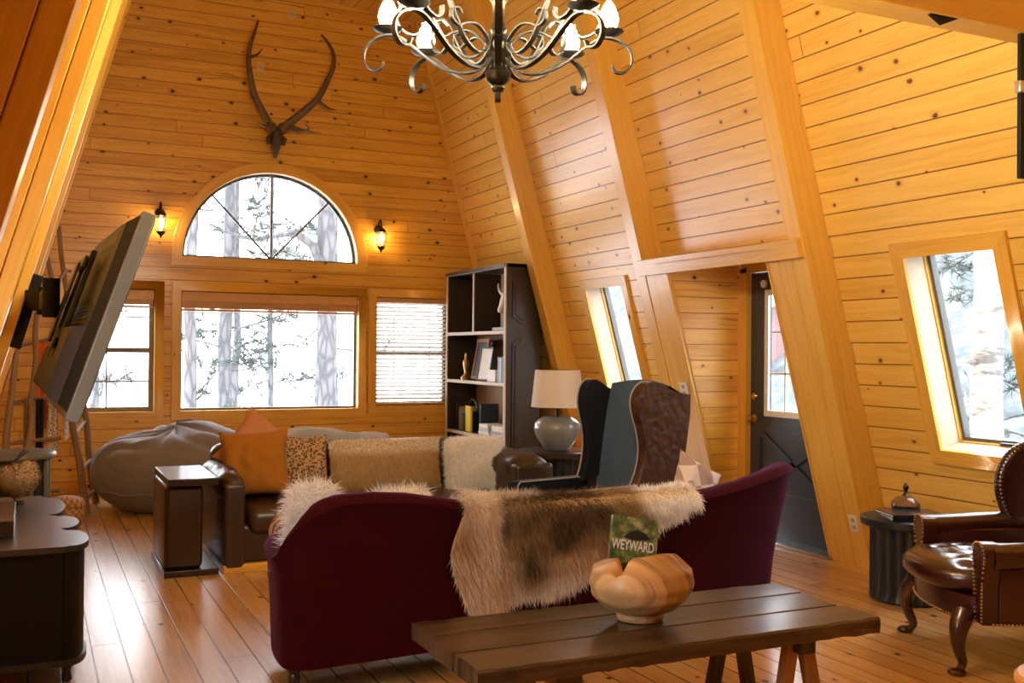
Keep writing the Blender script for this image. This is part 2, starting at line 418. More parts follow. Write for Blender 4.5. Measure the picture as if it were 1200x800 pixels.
    t=NT('cut glass'); t.set(Base_Color=(.45,.33,.26),Roughness=.08,Transmission_Weight=.95,IOR=1.4); M['cutglass']=t.m
    t=NT('brown house siding'); u,v,uv=t.uv(); q=t.math('DIVIDE',u,.14); fr=t.math('FRACT',q)
    t.set(Base_Color=t.mix(t.math('LESS_THAN',fr,.1),(.2,.125,.125),(.11,.07,.07)),Roughness=.8); M['siding']=t.m
    t=NT('brushy snow'); f=t.noise(t.obj(),.9,8,.75)
    t.set(Base_Color=t.ramp(f,[(.38,(.025,.034,.038)),(.5,(.06,.074,.08)),(.64,(.16,.175,.185))]),Roughness=.95); M['hillm']=t.m
    t=NT('plaid weave'); o=t.obj(); ck=t.n('ShaderNodeTexChecker'); ck.inputs['Scale'].default_value=9; t.l(o,ck.inputs[0])
    ck.inputs[1].default_value=(.66,.56,.5,1); ck.inputs[2].default_value=(.36,.24,.2,1); t.set(Base_Color=ck.outputs[0],Roughness=.9); M['plaid']=t.m
    t=NT('console top black lacquer'); o=t.obj(); f=t.noise(o,16,5,.65)
    t.set(Base_Color=t.mix(f,(.008,.008,.009),(.026,.027,.03)),Roughness=.38,Coat_Weight=.7,Coat_Roughness=.32); t.bump(t.noise(o,30,4),.12,.004); M['lacquer']=t.m
_m()
BULB=emit('glowing bulb glass',(1,.86,.60),560)
LANT=emit('glowing lantern bulb',(1,.62,.28),110)
# ------------------------------------------------------------------ the room shell
K=.28; NK=math.sqrt(1+K*K)
YB=10.57; YF=-5.5; XR=5.155; XL=-.70
MBK=tr(0,YB,0)
def frame(o,x,y,z):
    m=Matrix((Vector(x),Vector(y),Vector(z))).transposed().to_4x4(); m.translation=Vector(o); return m
MRT=frame((XR,0,0),(0,-1,0),Vector((1,0,K))/NK,Vector((-K,0,1))/NK)
MLT=frame((XL,0,0),(0,1,0),Vector((-1,0,K))/NK,Vector((K,0,1))/NK)
ZT=4.98
def wall_mb(Mt,x0,x1,z0,z1,holes,t):
    mb=MB()
    xs=sorted({x0,x1}|{h[i] for h in holes for i in (0,1)}); zs=sorted({z0,z1}|{h[i] for h in holes for i in (2,3)})
    for i in range(len(xs)-1):
        for j in range(len(zs)-1):
            a,b,c,d=xs[i],xs[i+1],zs[j],zs[j+1]; mx,mz=(a+b)/2,(c+d)/2
            if any(h[0]<mx<h[1] and h[2]<mz<h[3] for h in holes): continue
            for y in (0,t):
                mb.add([(a,y,c),(b,y,c),(b,y,d),(a,y,d)],[[0,1,2,3]],Mt,[[(a,c),(b,c),(b,d),(a,d)]])
    return mb
def frame_boards(mb,x0,x1,z0,z1,w,y0,y1,Mt):    # mitred frame round an opening
    q=[(x0,z0),(x1,z0),(x1,z1),(x0,z1)]; o=[(x0-w,z0-w),(x1+w,z0-w),(x1+w,z1+w),(x0-w,z1+w)]
    for i in range(4):
        j=(i+1)%4
        mb.prism([q[i],q[j],o[j],o[i]],y0,y1,Mt)
    return mb
def jamb_boards(mb,x0,x1,z0,z1,d,Mt,th=.018):
    for (a,b,c,e) in ((x0-th,x0,z0-th,z1+th),(x1,x1+th,z0-th,z1+th),(x0,x1,z0-th,z0),(x0,x1,z1,z1+th)):
        mb.box(((a+b)/2,d/2,(c+e)/2),(b-a,d,e-c),0,Mt)
    return mb
def window(name,Mt,x0,x1,z0,z1,depth,label,casing=.085,jm=None,sash='alum',sw=.03,mull=(),rails=(),double=False):
    w=frame_boards(MB(),x0,x1,z0,z1,casing,-.024,0,Mt).build(name,M['casing'])
    struct(w,label,'window')
    jamb_boards(MB(),x0,x1,z0,z1,depth,Mt).build('jamb',M[jm or 'casing'],w)
    s=frame_boards(MB(),x0+sw,x1-sw,z0+sw,z1-sw,sw,depth-.035,depth+.01,Mt)
    for m in mull: s.box((m,depth-.008,(z0+z1)/2),(.014,.016,z1-z0-2*sw),0,Mt)
    for r in rails: s.box(((x0+x1)/2,depth-.008,r[0]),(x1-x0-2*sw,.016+r[1]*.3,r[1]),0,Mt)
    s.build('sash',M[sash],w)
    MB().box(((x0+x1)/2,depth-.012,(z0+z1)/2),(x1-x0-2*sw,.004,z1-z0-2*sw),0,Mt).build('pane',M['glass'],w)
    return w

# floor
fl=MB(); fl.add([(-1.6,YF-.2,0),(6.6,YF-.2,0),(6.6,YB+.2,0),(-1.6,YB+.2,0)],[[0,1,2,3]],None,[[(YF-.2,-1.6),(YF-.2,6.6),(YB+.2,6.6),(YB+.2,-1.6)]])
fl.add([(-1.6,YF-.2,-.08),(6.6,YF-.2,-.08),(6.6,YB+.2,-.08),(-1.6,YB+.2,-.08)],[[0,1,2,3]])
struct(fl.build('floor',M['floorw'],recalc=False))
# ceiling: shallow gable
ce=MB(); RX=(XR+XL)/2; RZ=5.13; ex=XR-K*ZT+.03; el=XL+K*ZT-.03
for xa,xb,za,zb in ((el,RX,ZT-.01,RZ),(RX,ex,RZ,ZT-.01)):
    ce.add([(xa,YF-.2,za),(xb,YF-.2,zb),(xb,YB+.2,zb),(xa,YB+.2,za)],[[0,1,2,3]],None,[[(YF,xa),(YF,xb),(YB,xb),(YB,xa)]])
    ce.add([(xa,YF-.2,za+.08),(xb,YF-.2,zb+.08),(xb,YB+.2,zb+.08),(xa,YB+.2,za+.08)],[[0,1,2,3]])
struct(ce.build('ceiling',M['ceilw'],recalc=False))
# window openings
W1=(.27,1.09,.775,1.97); W2=(1.335,3.15,.778,1.97); W3=(3.345,4.185,.80,1.97)
AX,AZ,AR=2.235,2.312,.895
NW=(-4.42,-3.80,.84*NK,1.967*NK); FW=(-8.19,-7.56,.84*NK,1.975*NK); DW=(-6.55,-5.375,-.01,2.07*NK)
LW=[(1.85,2.85,.8*NK,1.95*NK)]
def clip_back(mb):
    return mb
def gable(mb_holes,y,sgn,name):
    mb=wall_mb(tr(0,y,0),-.9,5.4,-.05,5.25,mb_holes,.12*sgn)
    return mb
gb=gable([W1,W2,W3,(AX-AR,AX+AR,AZ,AZ+AR)],YB,1,'back')
NA=28; ap=[(AX+AR*math.cos(PI*i/NA),AZ+AR*math.sin(PI*i/NA)) for i in range(NA+1)]
for i in range(NA):
    (xa,za),(xb,zb)=ap[i],ap[i+1]; zt=AZ+AR
    for y in (0,.12):
        gb.add([(xa,y,za),(xb,y,zb),(xb,y,zt),(xa,y,zt)],[[0,1,2,3]],MBK,[[(xa,za),(xb,zb),(xb,zt),(xa,zt)]])
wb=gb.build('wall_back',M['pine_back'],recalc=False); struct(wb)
bm=bmesh.new(); bm.from_mesh(wb.data)
for co,no in (((XR+.06,0,0),(1,0,K)),((XL-.06,0,0),(-1,0,K))):
    bmesh.ops.bisect_plane(bm,geom=bm.verts[:]+bm.edges[:]+bm.faces[:],plane_co=co,plane_no=no,clear_outer=True)
bm.to_mesh(wb.data); bm.free()
wf=gable([],YF,-1,'front').build('wall_front',M['pine_back'],recalc=False); struct(wf)
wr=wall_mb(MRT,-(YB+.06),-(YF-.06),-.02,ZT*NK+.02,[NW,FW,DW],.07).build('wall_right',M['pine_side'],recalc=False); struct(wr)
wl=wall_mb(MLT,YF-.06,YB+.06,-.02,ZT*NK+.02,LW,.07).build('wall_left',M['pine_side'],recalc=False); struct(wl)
# windows
window('window_2',MBK,*W1,.11,'small pine framed window of eight panes behind the television',sash='sash',sw=.045,mull=((W1[0]+W1[1])/2-.02,),rails=((1.07,.014),(1.375,.05),(1.70,.014)))
window('window_3',MBK,*W2,.11,'large pine framed picture window below the arched window',sw=.022)
window('window_4',MBK,*W3,.11,'pine framed window behind the lowered blind beside the bookcase',sash='sash',sw=.04,rails=((1.375,.04),))
# arched window
aw=MB(); cw=.105
P=lambda r,a:(AX+r*math.cos(a),AZ+r*math.sin(a))
prf=[(0,0),(0,-.024),(.006,-.028),(cw-.006,-.028),(cw,-.024),(cw,0)]
vsx=[];fsx=[];uvx=[]
for i in range(NA+1):
    a0=PI*i/NA
    for q,y in prf: x_,z_=P(AR+q,a0); vsx.append((x_,y,z_))
for i in range(NA):
    for j in range(5):
        fsx.append([i*6+j,i*6+j+1,(i+1)*6+j+1,(i+1)*6+j])
        u0,u1=PI*i/NA*.95,PI*(i+1)/NA*.95; v0,v1=prf[j][0]-prf[j][1],prf[j+1][0]-prf[j+1][1]
        uvx.append([(u0,v0),(u0,v1),(u1,v1),(u1,v0)])
aw.add(vsx,fsx,MBK,uvx)
aw.box((AX,-.013,AZ-.045),(2*(AR+cw),.026,.09),0,MBK)
awo=struct(aw.build('window_5',M['casing']),'half round arched window with three spokes under the antlers','window')
aj=MB()
for i in range(NA):
    a0,a1=PI*i/NA,PI*(i+1)/NA
    aj.prism([P(AR,a0),P(AR,a1),P(AR+.015,a1),P(AR+.015,a0)],0,.11,MBK)
aj.box((AX,.055,AZ-.01),(2*AR,.11,.02),0,MBK)
aj.build('jamb',M['jamb'],awo)
asx=MB()
for i in range(NA):
    a0,a1=PI*i/NA,PI*(i+1)/NA
    asx.prism([P(AR-.028,a0),P(AR-.028,a1),P(AR,a1),P(AR,a0)],.075,.115,MBK)
asx.box((AX,.095,AZ+.012),(2*AR,.04,.024),0,MBK)
for d in (47,90,133):
    a=math.radians(d); asx.bar((AX,.095,AZ+.01),(AX+(AR-.02)*math.cos(a),.095,AZ+(AR-.02)*math.sin(a)),.016,.02,M=MBK)
asx.build('sash',M['alum'],awo)
ag=MB(); pl=[P(AR-.02,PI*i/NA) for i in range(NA+1)]
ag.prism(pl,.093,.097,MBK); ag.build('pane',M['glass'],awo)
# sloped wall windows
for nm,h,lb in (('window_6',NW,'near window cut into the sloped wall beside the leather armchair'),('window_7',FW,'far window cut into the sloped wall behind the wing chair')):
    w=window(nm,MRT,*h,.2,lb,casing=.088,jm='jamb',sash='alum',sw=.028)
    MB().box(((h[0]+h[1])/2+.06,.16,h[2]+.012),(.17,.05,.018),.006,MRT).build('window_crank',M['bronze'],w)
    frame_boards(MB(),h[0]+.008,h[1]-.008,h[2]+.008,h[3]-.008,.01,.14,.165,MRT).build('stop_moulding',M['casing'],w)
for i,h in enumerate(LW):
    window(('window_1','window_8','window_9')[i],MLT,*h,.15,'window in the left sloped wall beside the rafters, %s'%'near',casing=.085)

# rafters (own objects), boards and casings
def timber(name,label,fn):
    mb=MB(); fn(mb); o=mb.build(name,M['rafter']); struct(o,label,'rafter'); return o
tn=0
def trim(label,fn,mat='rafter',cat='trim'):
    global tn; tn+=1
    mb=MB(); fn(mb); return struct(mb.build('trim_%d'%tn,M[mat]),label,cat)
DR=.212   # rafter depth along the wall normal
LR=ZT*NK
for y,w in ((1.3,'nearest the viewer'),(3.13,'under the tie beam'),(5.0,'right of the entry door'),(6.85,'left of the entry door'),(8.72,'beside the bookcase')):
    yy=y
    def f(mb):
        mb.box((-(yy+.07),-DR/2,LR/2),(.14,DR,LR),.006,MRT)
    trim('pine rafter on the right sloped wall %s'%w,f,cat='rafter')
for y,w in ((1.62,'nearest the viewer'),(3.13,'second from the viewer'),(5.0,'holding the television arm'),(6.85,'second from the back wall'),(8.72,'nearest the back wall')):
    yy=y
    def f(mb):
        mb.box((yy+.07,-.165/2,LR/2),(.14,.165,LR),.004,MLT)
        mb.box((yy+.07,-.165-.0235,LR/2),(.11,.045,LR),.004,MLT)
    trim('pine rafter on the left sloped wall %s'%w,f,cat='rafter')
trim('narrow corner trim between right sloped wall and back wall',lambda mb:mb.box((-(YB-.045),-.012,LR/2),(.09,.024,LR),.003,MRT))
trim('narrow corner trim between left sloped wall and back wall',lambda mb:mb.box((YB-.045,-.012,LR/2),(.09,.024,LR),.003,MLT))
trim('pale header board over the entry opening',lambda mb:mb.box((-(6.87+5.02)/2,-DR-.012,2.125*NK),(1.86,.05,.125),.004,MRT))
trim('wide pine casing board left of the entry opening',lambda mb:(mb.box((-6.697,-DR+.018,1.03*NK),(.294,.03,2.06*NK),.003,MRT)))
trim('wide pine casing board right of the entry opening',lambda mb:(mb.box((-5.2565,-DR+.018,1.03*NK),(.223,.03,2.06*NK),.003,MRT)))
trim('thin edge strip lining the left of the entry opening',lambda mb:(mb.box((-6.545,-DR+.016,1.03*NK),(.014,.044,2.06*NK),.003,MRT)))
trim('thin edge strip lining the right of the entry opening',lambda mb:(mb.box((-5.375,-DR+.016,1.03*NK),(.014,.044,2.06*NK),.003,MRT)))
def bb(mb,a,b): mb.box((-(a+b)/2,-.012,.05),(abs(b-a),.024,.09),.004,MRT)
for i,(a,b) in enumerate(((5.0,3.27),(8.72,6.99),(10.5,8.86))):
    mb=MB(); bb(mb,a,b); struct(mb.build('baseboard_right' if i==0 else 'baseboard_right.%03d'%i,M['casing']))
trim('level pine tie beam crossing high at the right',lambda mb:mb.box((3.72,3.07,2.93),(2.1,.14,.30),.006),cat='beam')
MB()
# entry alcove: cheek walls, soffit, door
ent=MB()
def cheek(y,ye):
    xi=lambda z:4.935-K*z
    a=[(xi(0)+.02,0),(5.2,0),(5.2,2.12),(xi(2.08)+.02,2.08)]
    vs=[(p[0],y,p[1]) for p in a]+[(p[0],ye,p[1]) for p in a]
    uv0=[(p[0],p[1]) for p in a]
    ent.add(vs,[[0,1,2,3],[4,5,6,7]],None,[uv0,uv0])
cheek(6.53,6.6); cheek(5.39,5.32)
ent.add([(4.3,6.6,2.075),(5.25,6.6,2.10),(5.25,5.3,2.10),(4.3,5.3,2.075)],[[0,1,2,3]],None,[[(6.6,0),(6.6,.9),(5.3,.9),(5.3,0)]])
ent.add([(4.3,6.6,2.12),(5.25,6.6,2.14),(5.25,5.3,2.14),(4.3,5.3,2.12)],[[0,1,2,3]],None,[[(6.6,0),(6.6,.9),(5.3,.9),(5.3,0)]])
struct(ent.build('wall_entry',M['pine_back'],recalc=False))
DX=5.06
dr=MB()
# door slab with a lite opening (lite y 5.66..6.18, z .95..1.86) built from stiles and rails
DY0,DY1=5.45,6.40; LZ0,LZ1=.94,1.87; LY0,LY1=5.60,6.21
for (a,b,c,d) in ((DY0,LY0,.01,2.02),(LY1,DY1,.01,2.02),(LY0,LY1,.01,LZ0),(LY0,LY1,LZ1,2.02)):
    dr.box((DX+.022,(a+b)/2,(c+d)/2),(.044,b-a,d-c),0)
dro=struct(dr.build('door_1',M['doorp']),'slate blue entry door with a nine pane lite in the alcove','door')
lf=MB()
MD=frame((DX,0,0),(0,-1,0),(1,0,0),(0,0,1))
frame_boards(lf,-LY1+.03,-LY0-.03,LZ0+.03,LZ1-.03,.045,-.014,.004,MD)
for m in (1/3,2/3):
    lf.box((DX+.012,LY0+(LY1-LY0)*m,(LZ0+LZ1)/2),(.016,.014,LZ1-LZ0-.06)); lf.box((DX+.012,(LY0+LY1)/2,LZ0+(LZ1-LZ0)*m),(.016,LY1-LY0-.06,.014))
lf.build('lite_frame',M['doorw'],dro)
MB().box((DX+.022,(LY0+LY1)/2,(LZ0+LZ1)/2),(.004,LY1-LY0,LZ1-LZ0)).build('pane',M['glass'],dro)
cb=MB()   # raised cross-buck panel
frame_boards(cb,-LY1-.06,-LY0+.06,.36,.80,.035,-.012,0,MD)
for s in (1,-1):
    cb.bar((DX-.008,LY1+.06,.36 if s>0 else .80),(DX-.008,LY0-.06,.80 if s>0 else .36),.05,.016,up=(1,0,0))
cb.build('cross_panel',M['doorp'],dro)
kn=MB(); kn.lathe([(0,0),(.032,0),(.032,.008),(.012,.012),(.012,.04),(.026,.045),(.03,.06),(.022,.075),(0,.078)],20,tr(DX,6.345,.90)@rot('Y',-90)); kn.build('knob',M['brass'],dro)
kb=MB(); kb.lathe([(0,0),(.03,0),(.03,.01),(.02,.022),(0,.024)],20,tr(DX,6.345,1.07)@rot('Y',-90)); kb.build('deadbolt',M['brass'],dro)
MB().lathe([(0,0),(.03,0),(.03,.02),(0,.025)],20,tr(DX,6.24,1.93)@rot('Y',-90)).build('door_chime',M['white'],dro)
df=MB(); df.box((DX+.0,6.455,1.03),(.09,.10,2.06)); df.box((DX,5.42,1.03),(.09,.05,2.06)); df.box((DX,5.93,2.09),(.09,1.1,.13))
df.build('door_frame',M['casing'],dro)
MB().box((DX-.06,5.94,.012),(.16,1.16,.024),.005).build('threshold',M['steel'],dro)
# ------------------------------------------------------------------ outside
g=MB(); g.add([(-60,-30,-.6),(70,-30,-.6),(70,90,-.6),(-60,90,-.6)],[[0,1,2,3]])
struct(g.build('ground',M['snow'],recalc=False))
hl=MB()
def hill(u,v):
    x=16+60*u; y=-30+75*v
    return (x,y,-.6+13*(1-math.exp(-((x-16)/14)**2))+.8*noise.noise(Vector((x*.12,y*.12,0)))*min(1,(x-16)/6))
hl.grid(hill,50,50); struct(hl.build('hill',M['hillm'],recalc=False,smooth=80),'snowy brush covered hillside beyond the right windows','hillside')
def strands(pts,dirs,L,wd,cols=None,curl=.4,grav=.3,seed=1,seg=2):
    """many tapered blades in one mesh; pts, dirs (n,3)"""
    r=np.random.default_rng(seed); n=len(pts)
    d=dirs/np.linalg.norm(dirs,axis=1)[:,None]
    rd=r.normal(size=(n,3)); sd=np.cross(d,rd); sd/=np.linalg.norm(sd,axis=1)[:,None]+1e-9
    L=np.asarray(L)*r.uniform(.65,1.25,n); bend=r.normal(size=(n,3))*curl; bend[:,2]-=grav
    P0=pts; P1=pts+d*(L*.5)[:,None]+bend*(L*.14)[:,None]; P2=pts+d*L[:,None]+bend*(L*.5)[:,None]
    w=wd*r.uniform(.6,1.3,n)[:,None]
    V=np.stack([P0-sd*w,P0+sd*w,P1-sd*w*.75,P1+sd*w*.75,P2],1).reshape(-1,3)
    b=np.arange(n)*5
    loops=np.stack([b,b+1,b+3,b+2,b+2,b+3,b+4],1).reshape(-1)
    ls=np.stack([np.arange(n)*7,np.arange(n)*7+4],1).reshape(-1); lt=np.tile([4,3],n)
    return V,loops,ls,lt
def strand_obj(name,m,pts,dirs,L,wd,cols=None,parent=None,curl=.4,grav=.3,seed=1):
    V,lo,ls,lt=strands(np.asarray(pts,float),np.asarray(dirs,float),L,wd,None,curl,grav,seed)
    me=bpy.data.meshes.new(name); me.vertices.add(len(V)); me.vertices.foreach_set('co',V.reshape(-1).astype(np.float32))
    me.loops.add(len(lo)); me.loops.foreach_set('vertex_index',lo.astype(np.int32))
    me.polygons.add(len(ls)); me.polygons.foreach_set('loop_start',ls.astype(np.int32))
    me.update(calc_edges=True); me.validate()
    if cols is not None:
        a=me.color_attributes.new('Col','FLOAT_COLOR','POINT')
        c=np.repeat(np.concatenate([np.clip(cols,0,1),np.ones((len(cols),1))],1),5,axis=0)
        a.data.foreach_set('color',c.reshape(-1).astype(np.float32))
    me.materials.append(m); me.shade_smooth()
    o=bpy.data.objects.new(name,me); COL.objects.link(o)
    if parent: o.parent=parent
    return o
def surf_samples(mb,n,seed=1,keep=None):
    """random points and normals on the faces of a mesh builder (normals as the faces wind)"""
    r=np.random.default_rng(seed); T=[]
    for f in mb.f:
        for i in range(1,len(f)-1): T.append((f[0],f[i],f[i+1]))
    V=np.array([tuple(p) for p in mb.v]); T=np.array(T); A,B,C=V[T[:,0]],V[T[:,1]],V[T[:,2]]
    N=np.cross(B-A,C-A); ar=np.linalg.norm(N,axis=1); N/=ar[:,None]+1e-12
    idx=r.choice(len(T),n,p=ar/ar.sum()); u=r.random(n); v=r.random(n); s=u+v>1; u[s]=1-u[s]; v[s]=1-v[s]
    return A[idx]+(B-A)[idx]*u[:,None]+(C-A)[idx]*v[:,None],N[idx]
def pine(x,y,r0,h,label,nb,seed,zl=1.0,mat='bark',needles=True,custom=(),lean=0,bl=1.6):
    R=random.Random(seed); t=thing('birch_tree' if mat=='birch' else 'pine_tree',label,'tree',(x,y,-.6),0,None)
    n=12; pts=[(R.uniform(-.03,.03)+lean*i/n*h,R.uniform(-.03,.03),h*i/n) for i in range(n+1)]
    mb=MB().tube(pts,[r0*(1.12 if i==0 else 1)*(1-.62*i/n) for i in range(n+1)],14)
    tips=[]
    br=[]
    for k in range(nb):
        z=R.uniform(zl,h*.8); a=R.uniform(0,2*PI); L=bl*R.uniform(.5,1.2)*(1-.5*z/h)
        p=[Vector((lean*z,0,z))]; d=Vector((math.cos(a),math.sin(a),R.uniform(-.15,.3)))
        for s in range(5):
            d=(d+Vector((R.gauss(0,.18),R.gauss(0,.18),R.gauss(.03,.14)))).normalized(); p.append(p[-1]+d*L/5)
        br.append((p,max(.022,r0*R.uniform(.14,.26))))
    for c in custom: br.append(([Vector(q) for q in c[0]],c[1]))
    for p,rr in br:
        mb.tube(p,[rr*(1-.8*i/(len(p)-1)) for i in range(len(p))],6)
        for q in range(2,len(p)):
            for s in range(2):
                d2=Vector((R.gauss(0,1),R.gauss(0,1),R.gauss(.1,.6))).normalized()*R.uniform(.15,.4)
                mb.tube([p[q],p[q]+d2*.6,p[q]+d2+Vector((0,0,.04))],[.018,.013,.007],4); tips.append((p[q]+d2,d2)); tips.append((p[q]+d2*.55,d2))
    mb.build('trunk',M[mat],t)
    if needles and tips:
        P=[];D=[]
        for c,d in tips:
            for s in range(16):
                P.append(tuple(c+d*R.uniform(-.35,.2))); D.append((d.x*2+R.gauss(0,.5),d.y*2+R.gauss(0,.5),d.z*2+R.gauss(.15,.5)))
        strand_obj('needles',M['needle'],P,D,.17,.009,parent=t,seed=seed)
    return t
pine(4.78,18,.20,14,'stout pine trunk seen through the right of the picture window',9,3,3,custom=(([(-.1,0,3.5),(-.3,-.1,3.85),(-.6,-.1,4.05),(-.95,-.1,3.98),(-1.35,-.15,3.88),(-1.8,-.1,4.0)],.10),))
pine(3.25,19.5,.135,13,'mid sized pine trunk left of centre in the picture window',14,4,1.2,lean=.012)
pine(2.36,17.5,.11,12,'slim pine trunk at the left of the picture window with low branches',12,5,1.0)
pine(6.5,24,.17,14,'dim pine trunk just right of the stout trunk',8,6,1.5)
pine(4.95,23.5,.075,9,'young pine with sparse needles in the middle of the picture window',22,7,.6,bl=1.7)
pine(3.9,22,.09,9,'thin young pine behind the mid sized trunk',14,8,.6,bl=1.5)
pine(.75,19,.12,12,'bare branched pine seen through the small window behind the television',16,9,.8)
pine(1.2,23,.1,10,'distant pine at the small left window edge',12,19,.8)
pine(8.6,7.2,.17,10,'white barked tree trunk seen through the near sloped window',7,10,1.2,mat='birch',needles=False,custom=(([(0,0,2.9),(-.1,-.35,3.3),(-.1,-.6,3.9),(-.2,-.5,4.4)],.05),([(0,0,3.2),(.1,.3,3.6),(.1,.7,3.7)],.04)))
for i,(x,y,lb) in enumerate(((13.,8.3,'bushy pine beyond the white trunk through the near sloped window'),(14.5,11.2,'tall pine further along beyond the near sloped window'),(12.,6.2,'loose pine at the edge of the near sloped window'),(16,9.4,'far grey pine filling the gap in the near sloped window'))):
    pine(x,y,.15,10,lb,46,20+i,.4,bl=2.2)
nb=thing('neighbour_house','brown sided outbuilding with pale roof seen through the door panes','building',(23.4,28.5,-.2))
mb=MB(); mb.box((0,0,1.3),(6,5,2.6),0,grain=0); mb.prism([(-3,2.6),(3,2.6),(0,4.2)],-2.5,2.5); mb.build('siding_wall',M['siding'],nb)
mb=MB(); mb.prism([(-3.3,2.5),(0,4.3),(3.3,2.5),(3.3,2.62),(0,4.42),(-3.3,2.62)],-2.8,2.8); mb.build('roof',M['snow'],nb)
# ------------------------------------------------------------------ seating and soft goods
def soft(mb,c,s,bev,M4=None,R=None,seg=5): return mb.box(c,s,bev,M4,R,seg)
def nz(p,s=1.,o=0): return noise.noise(Vector(p)*s+Vector((o,o*1.7,o*.3)))
def pillow(mb,w,h,t,M4,n=18,wr=.012,seed=0,pinch=.10):
    def f(u,v,side):
        a=2*u-1; b=2*v-1
        prof=max(0,(1-abs(a)**2.6)*(1-abs(b)**2.6))**.55
        x=w/2*a*(1-pinch*(1-b*b)*abs(a)**2); z=h/2*b*(1-pinch*(1-a*a)*abs(b)**2)
        y=side*(t/2*prof+wr*prof*nz((a*1.6,b*1.6,side+seed),2.1,seed))
        return (x,y,z)
    mb.grid(lambda u,v:f(u,v,-1),n,n,M=M4); mb.grid(lambda u,v:f(u,v,1),n,n,M=M4); return mb
def furry(o_parent,mb,n,L,wd,colfn,seed,flip=True,name='fur',spread=.7,down=.4,curl=.35,outward=None):
    P,N=surf_samples(mb,n,seed)
    if outward is not None:
        s=np.sign(np.sum((P-np.array(outward))*N,axis=1)); N=N*s[:,None]
    r=np.random.default_rng(seed+5)
    D=N+r.normal(size=N.shape)*spread*.5; D[:,2]-=down
    return strand_obj(name,M['fur'],P,D,L,wd,colfn(P,r),o_parent,curl,.25,seed)
def fixed(*cols):
    cs=np.array(cols)
    def f(P,r):
        i=r.integers(0,len(cs),len(P)); return cs[i]*r.uniform(.85,1.12,(len(P),1))
    return f

# --- bean bag
bb_=MB()
def bean(u,v):
    a=2*PI*u; t=v*PI
    rr=math.sin(t)**.72 if 0<t<PI else 0; zz=-math.cos(t)
    x=.70*rr*math.cos(a); y=.66*rr*math.sin(a)
    z=.33+.37*zz
    if zz<-.55: z=max(z,.0)
    z=max(z,0.004)
    sag=1+.10*math.cos(a-.35); 
    if zz>0: z=.33+.37*zz*sag*(1-.10*math.exp(-((x+.25)**2+(y)**2)/.05))
    fold=0
    if zz>-.1:
        k=min(1,(zz+.1)*1.3)
        fold=.045*k*(abs(math.sin(4.5*a+5*nz((math.cos(a),math.sin(a),zz),1.3)))**.7-.6)+.03*k*nz((x*2.2,y*2.2,z*3),2.2)+.016*k*(1-abs(nz((x*4,y*4,z*5),1.6)))
    n=Vector((x,y,z-.3)).normalized()
    p=Vector((x,y,z))+n*fold; p.z=max(p.z,0.004); return p
bb_.grid(bean,96,40,cu=True)
t=thing('bean_bag','large slouchy grey brown bean bag under the picture window','bean bag',(1.16,9.42,0))
bb_.build('cover',M['bean'],t,smooth=80)
MB().tube([(.668*math.cos(2*PI*i/64),.63*math.sin(2*PI*i/64),.19+.01*math.sin(5*i)) for i in range(65)],.007,6).build('seam',M['bean'],t,smooth=80)

# --- sofa facing the viewer
SX0,SX1,SY0,SY1=1.095,3.40,6.50,7.52
t=thing('sofa','dark brown leather sofa on a pale wood plinth facing the viewer','sofa',((SX0+SX1)/2,(SY0+SY1)/2,0))
T0=tr(-(SX0+SX1)/2,-(SY0+SY1)/2,0)
MB().box(((SX0+SX1)/2,(SY0+SY1)/2-.0,.025),(SX1-SX0,SY1-SY0-.02,.05),.006,T0).build('plinth',M['casing'],t)
mb=MB(); soft(mb,((SX0+SX1)/2,7.02,.17),(SX1-SX0-.06,.94,.24),.03,T0); mb.build('seat_base',M['sofal'],t,smooth=60)
for i,x in enumerate((1.70,2.62)):
    mb=MB(); soft(mb,(x,6.87,.31),(.91,.74,.17),.07,T0); mb.build('seat_cushion',M['sofal'],t,smooth=60)
mb=MB(); soft(mb,(2.245,7.40,.40),(SX1-SX0-.1,.22,.66),.08,T0); mb.build('backrest',M['sofal'],t,smooth=60)
for i,x in enumerate((1.84,2.65)):
    mb=MB(); soft(mb,(x,7.31,.57),(.80,.2,.32),.08,T0,rot('X',-10)); mb.build('back_cushion',M['sofal'],t,smooth=60)
def arm(x0,x1,top):
    mb=MB(); w=x1-x0; cx=(x0+x1)/2
    soft(mb,(cx,7.0,top/2-.02),(w,.99,top-.08),.03,T0)
    def f(u,v):
        a=2*PI*u; b=abs(2*v-1)**7
        r=max(0,1-b)**.5
        bulge=.012*nz((math.cos(a)*2,v*9,x0),1.5)
        return (cx+(w/2+.02+bulge)*r*math.cos(a), 7.0+(v-.5)*1.0, top-.10+(.11+bulge)*r*math.sin(a))
    mb.grid(f,28,26,cu=True,M=T0)
    return mb
arm(SX0,SX0+.13,.62).build('armrest',M['sofal'],t,smooth=60)
arm(SX1-.30,SX1,.66).build('armrest',M['sofal'],t,smooth=60)
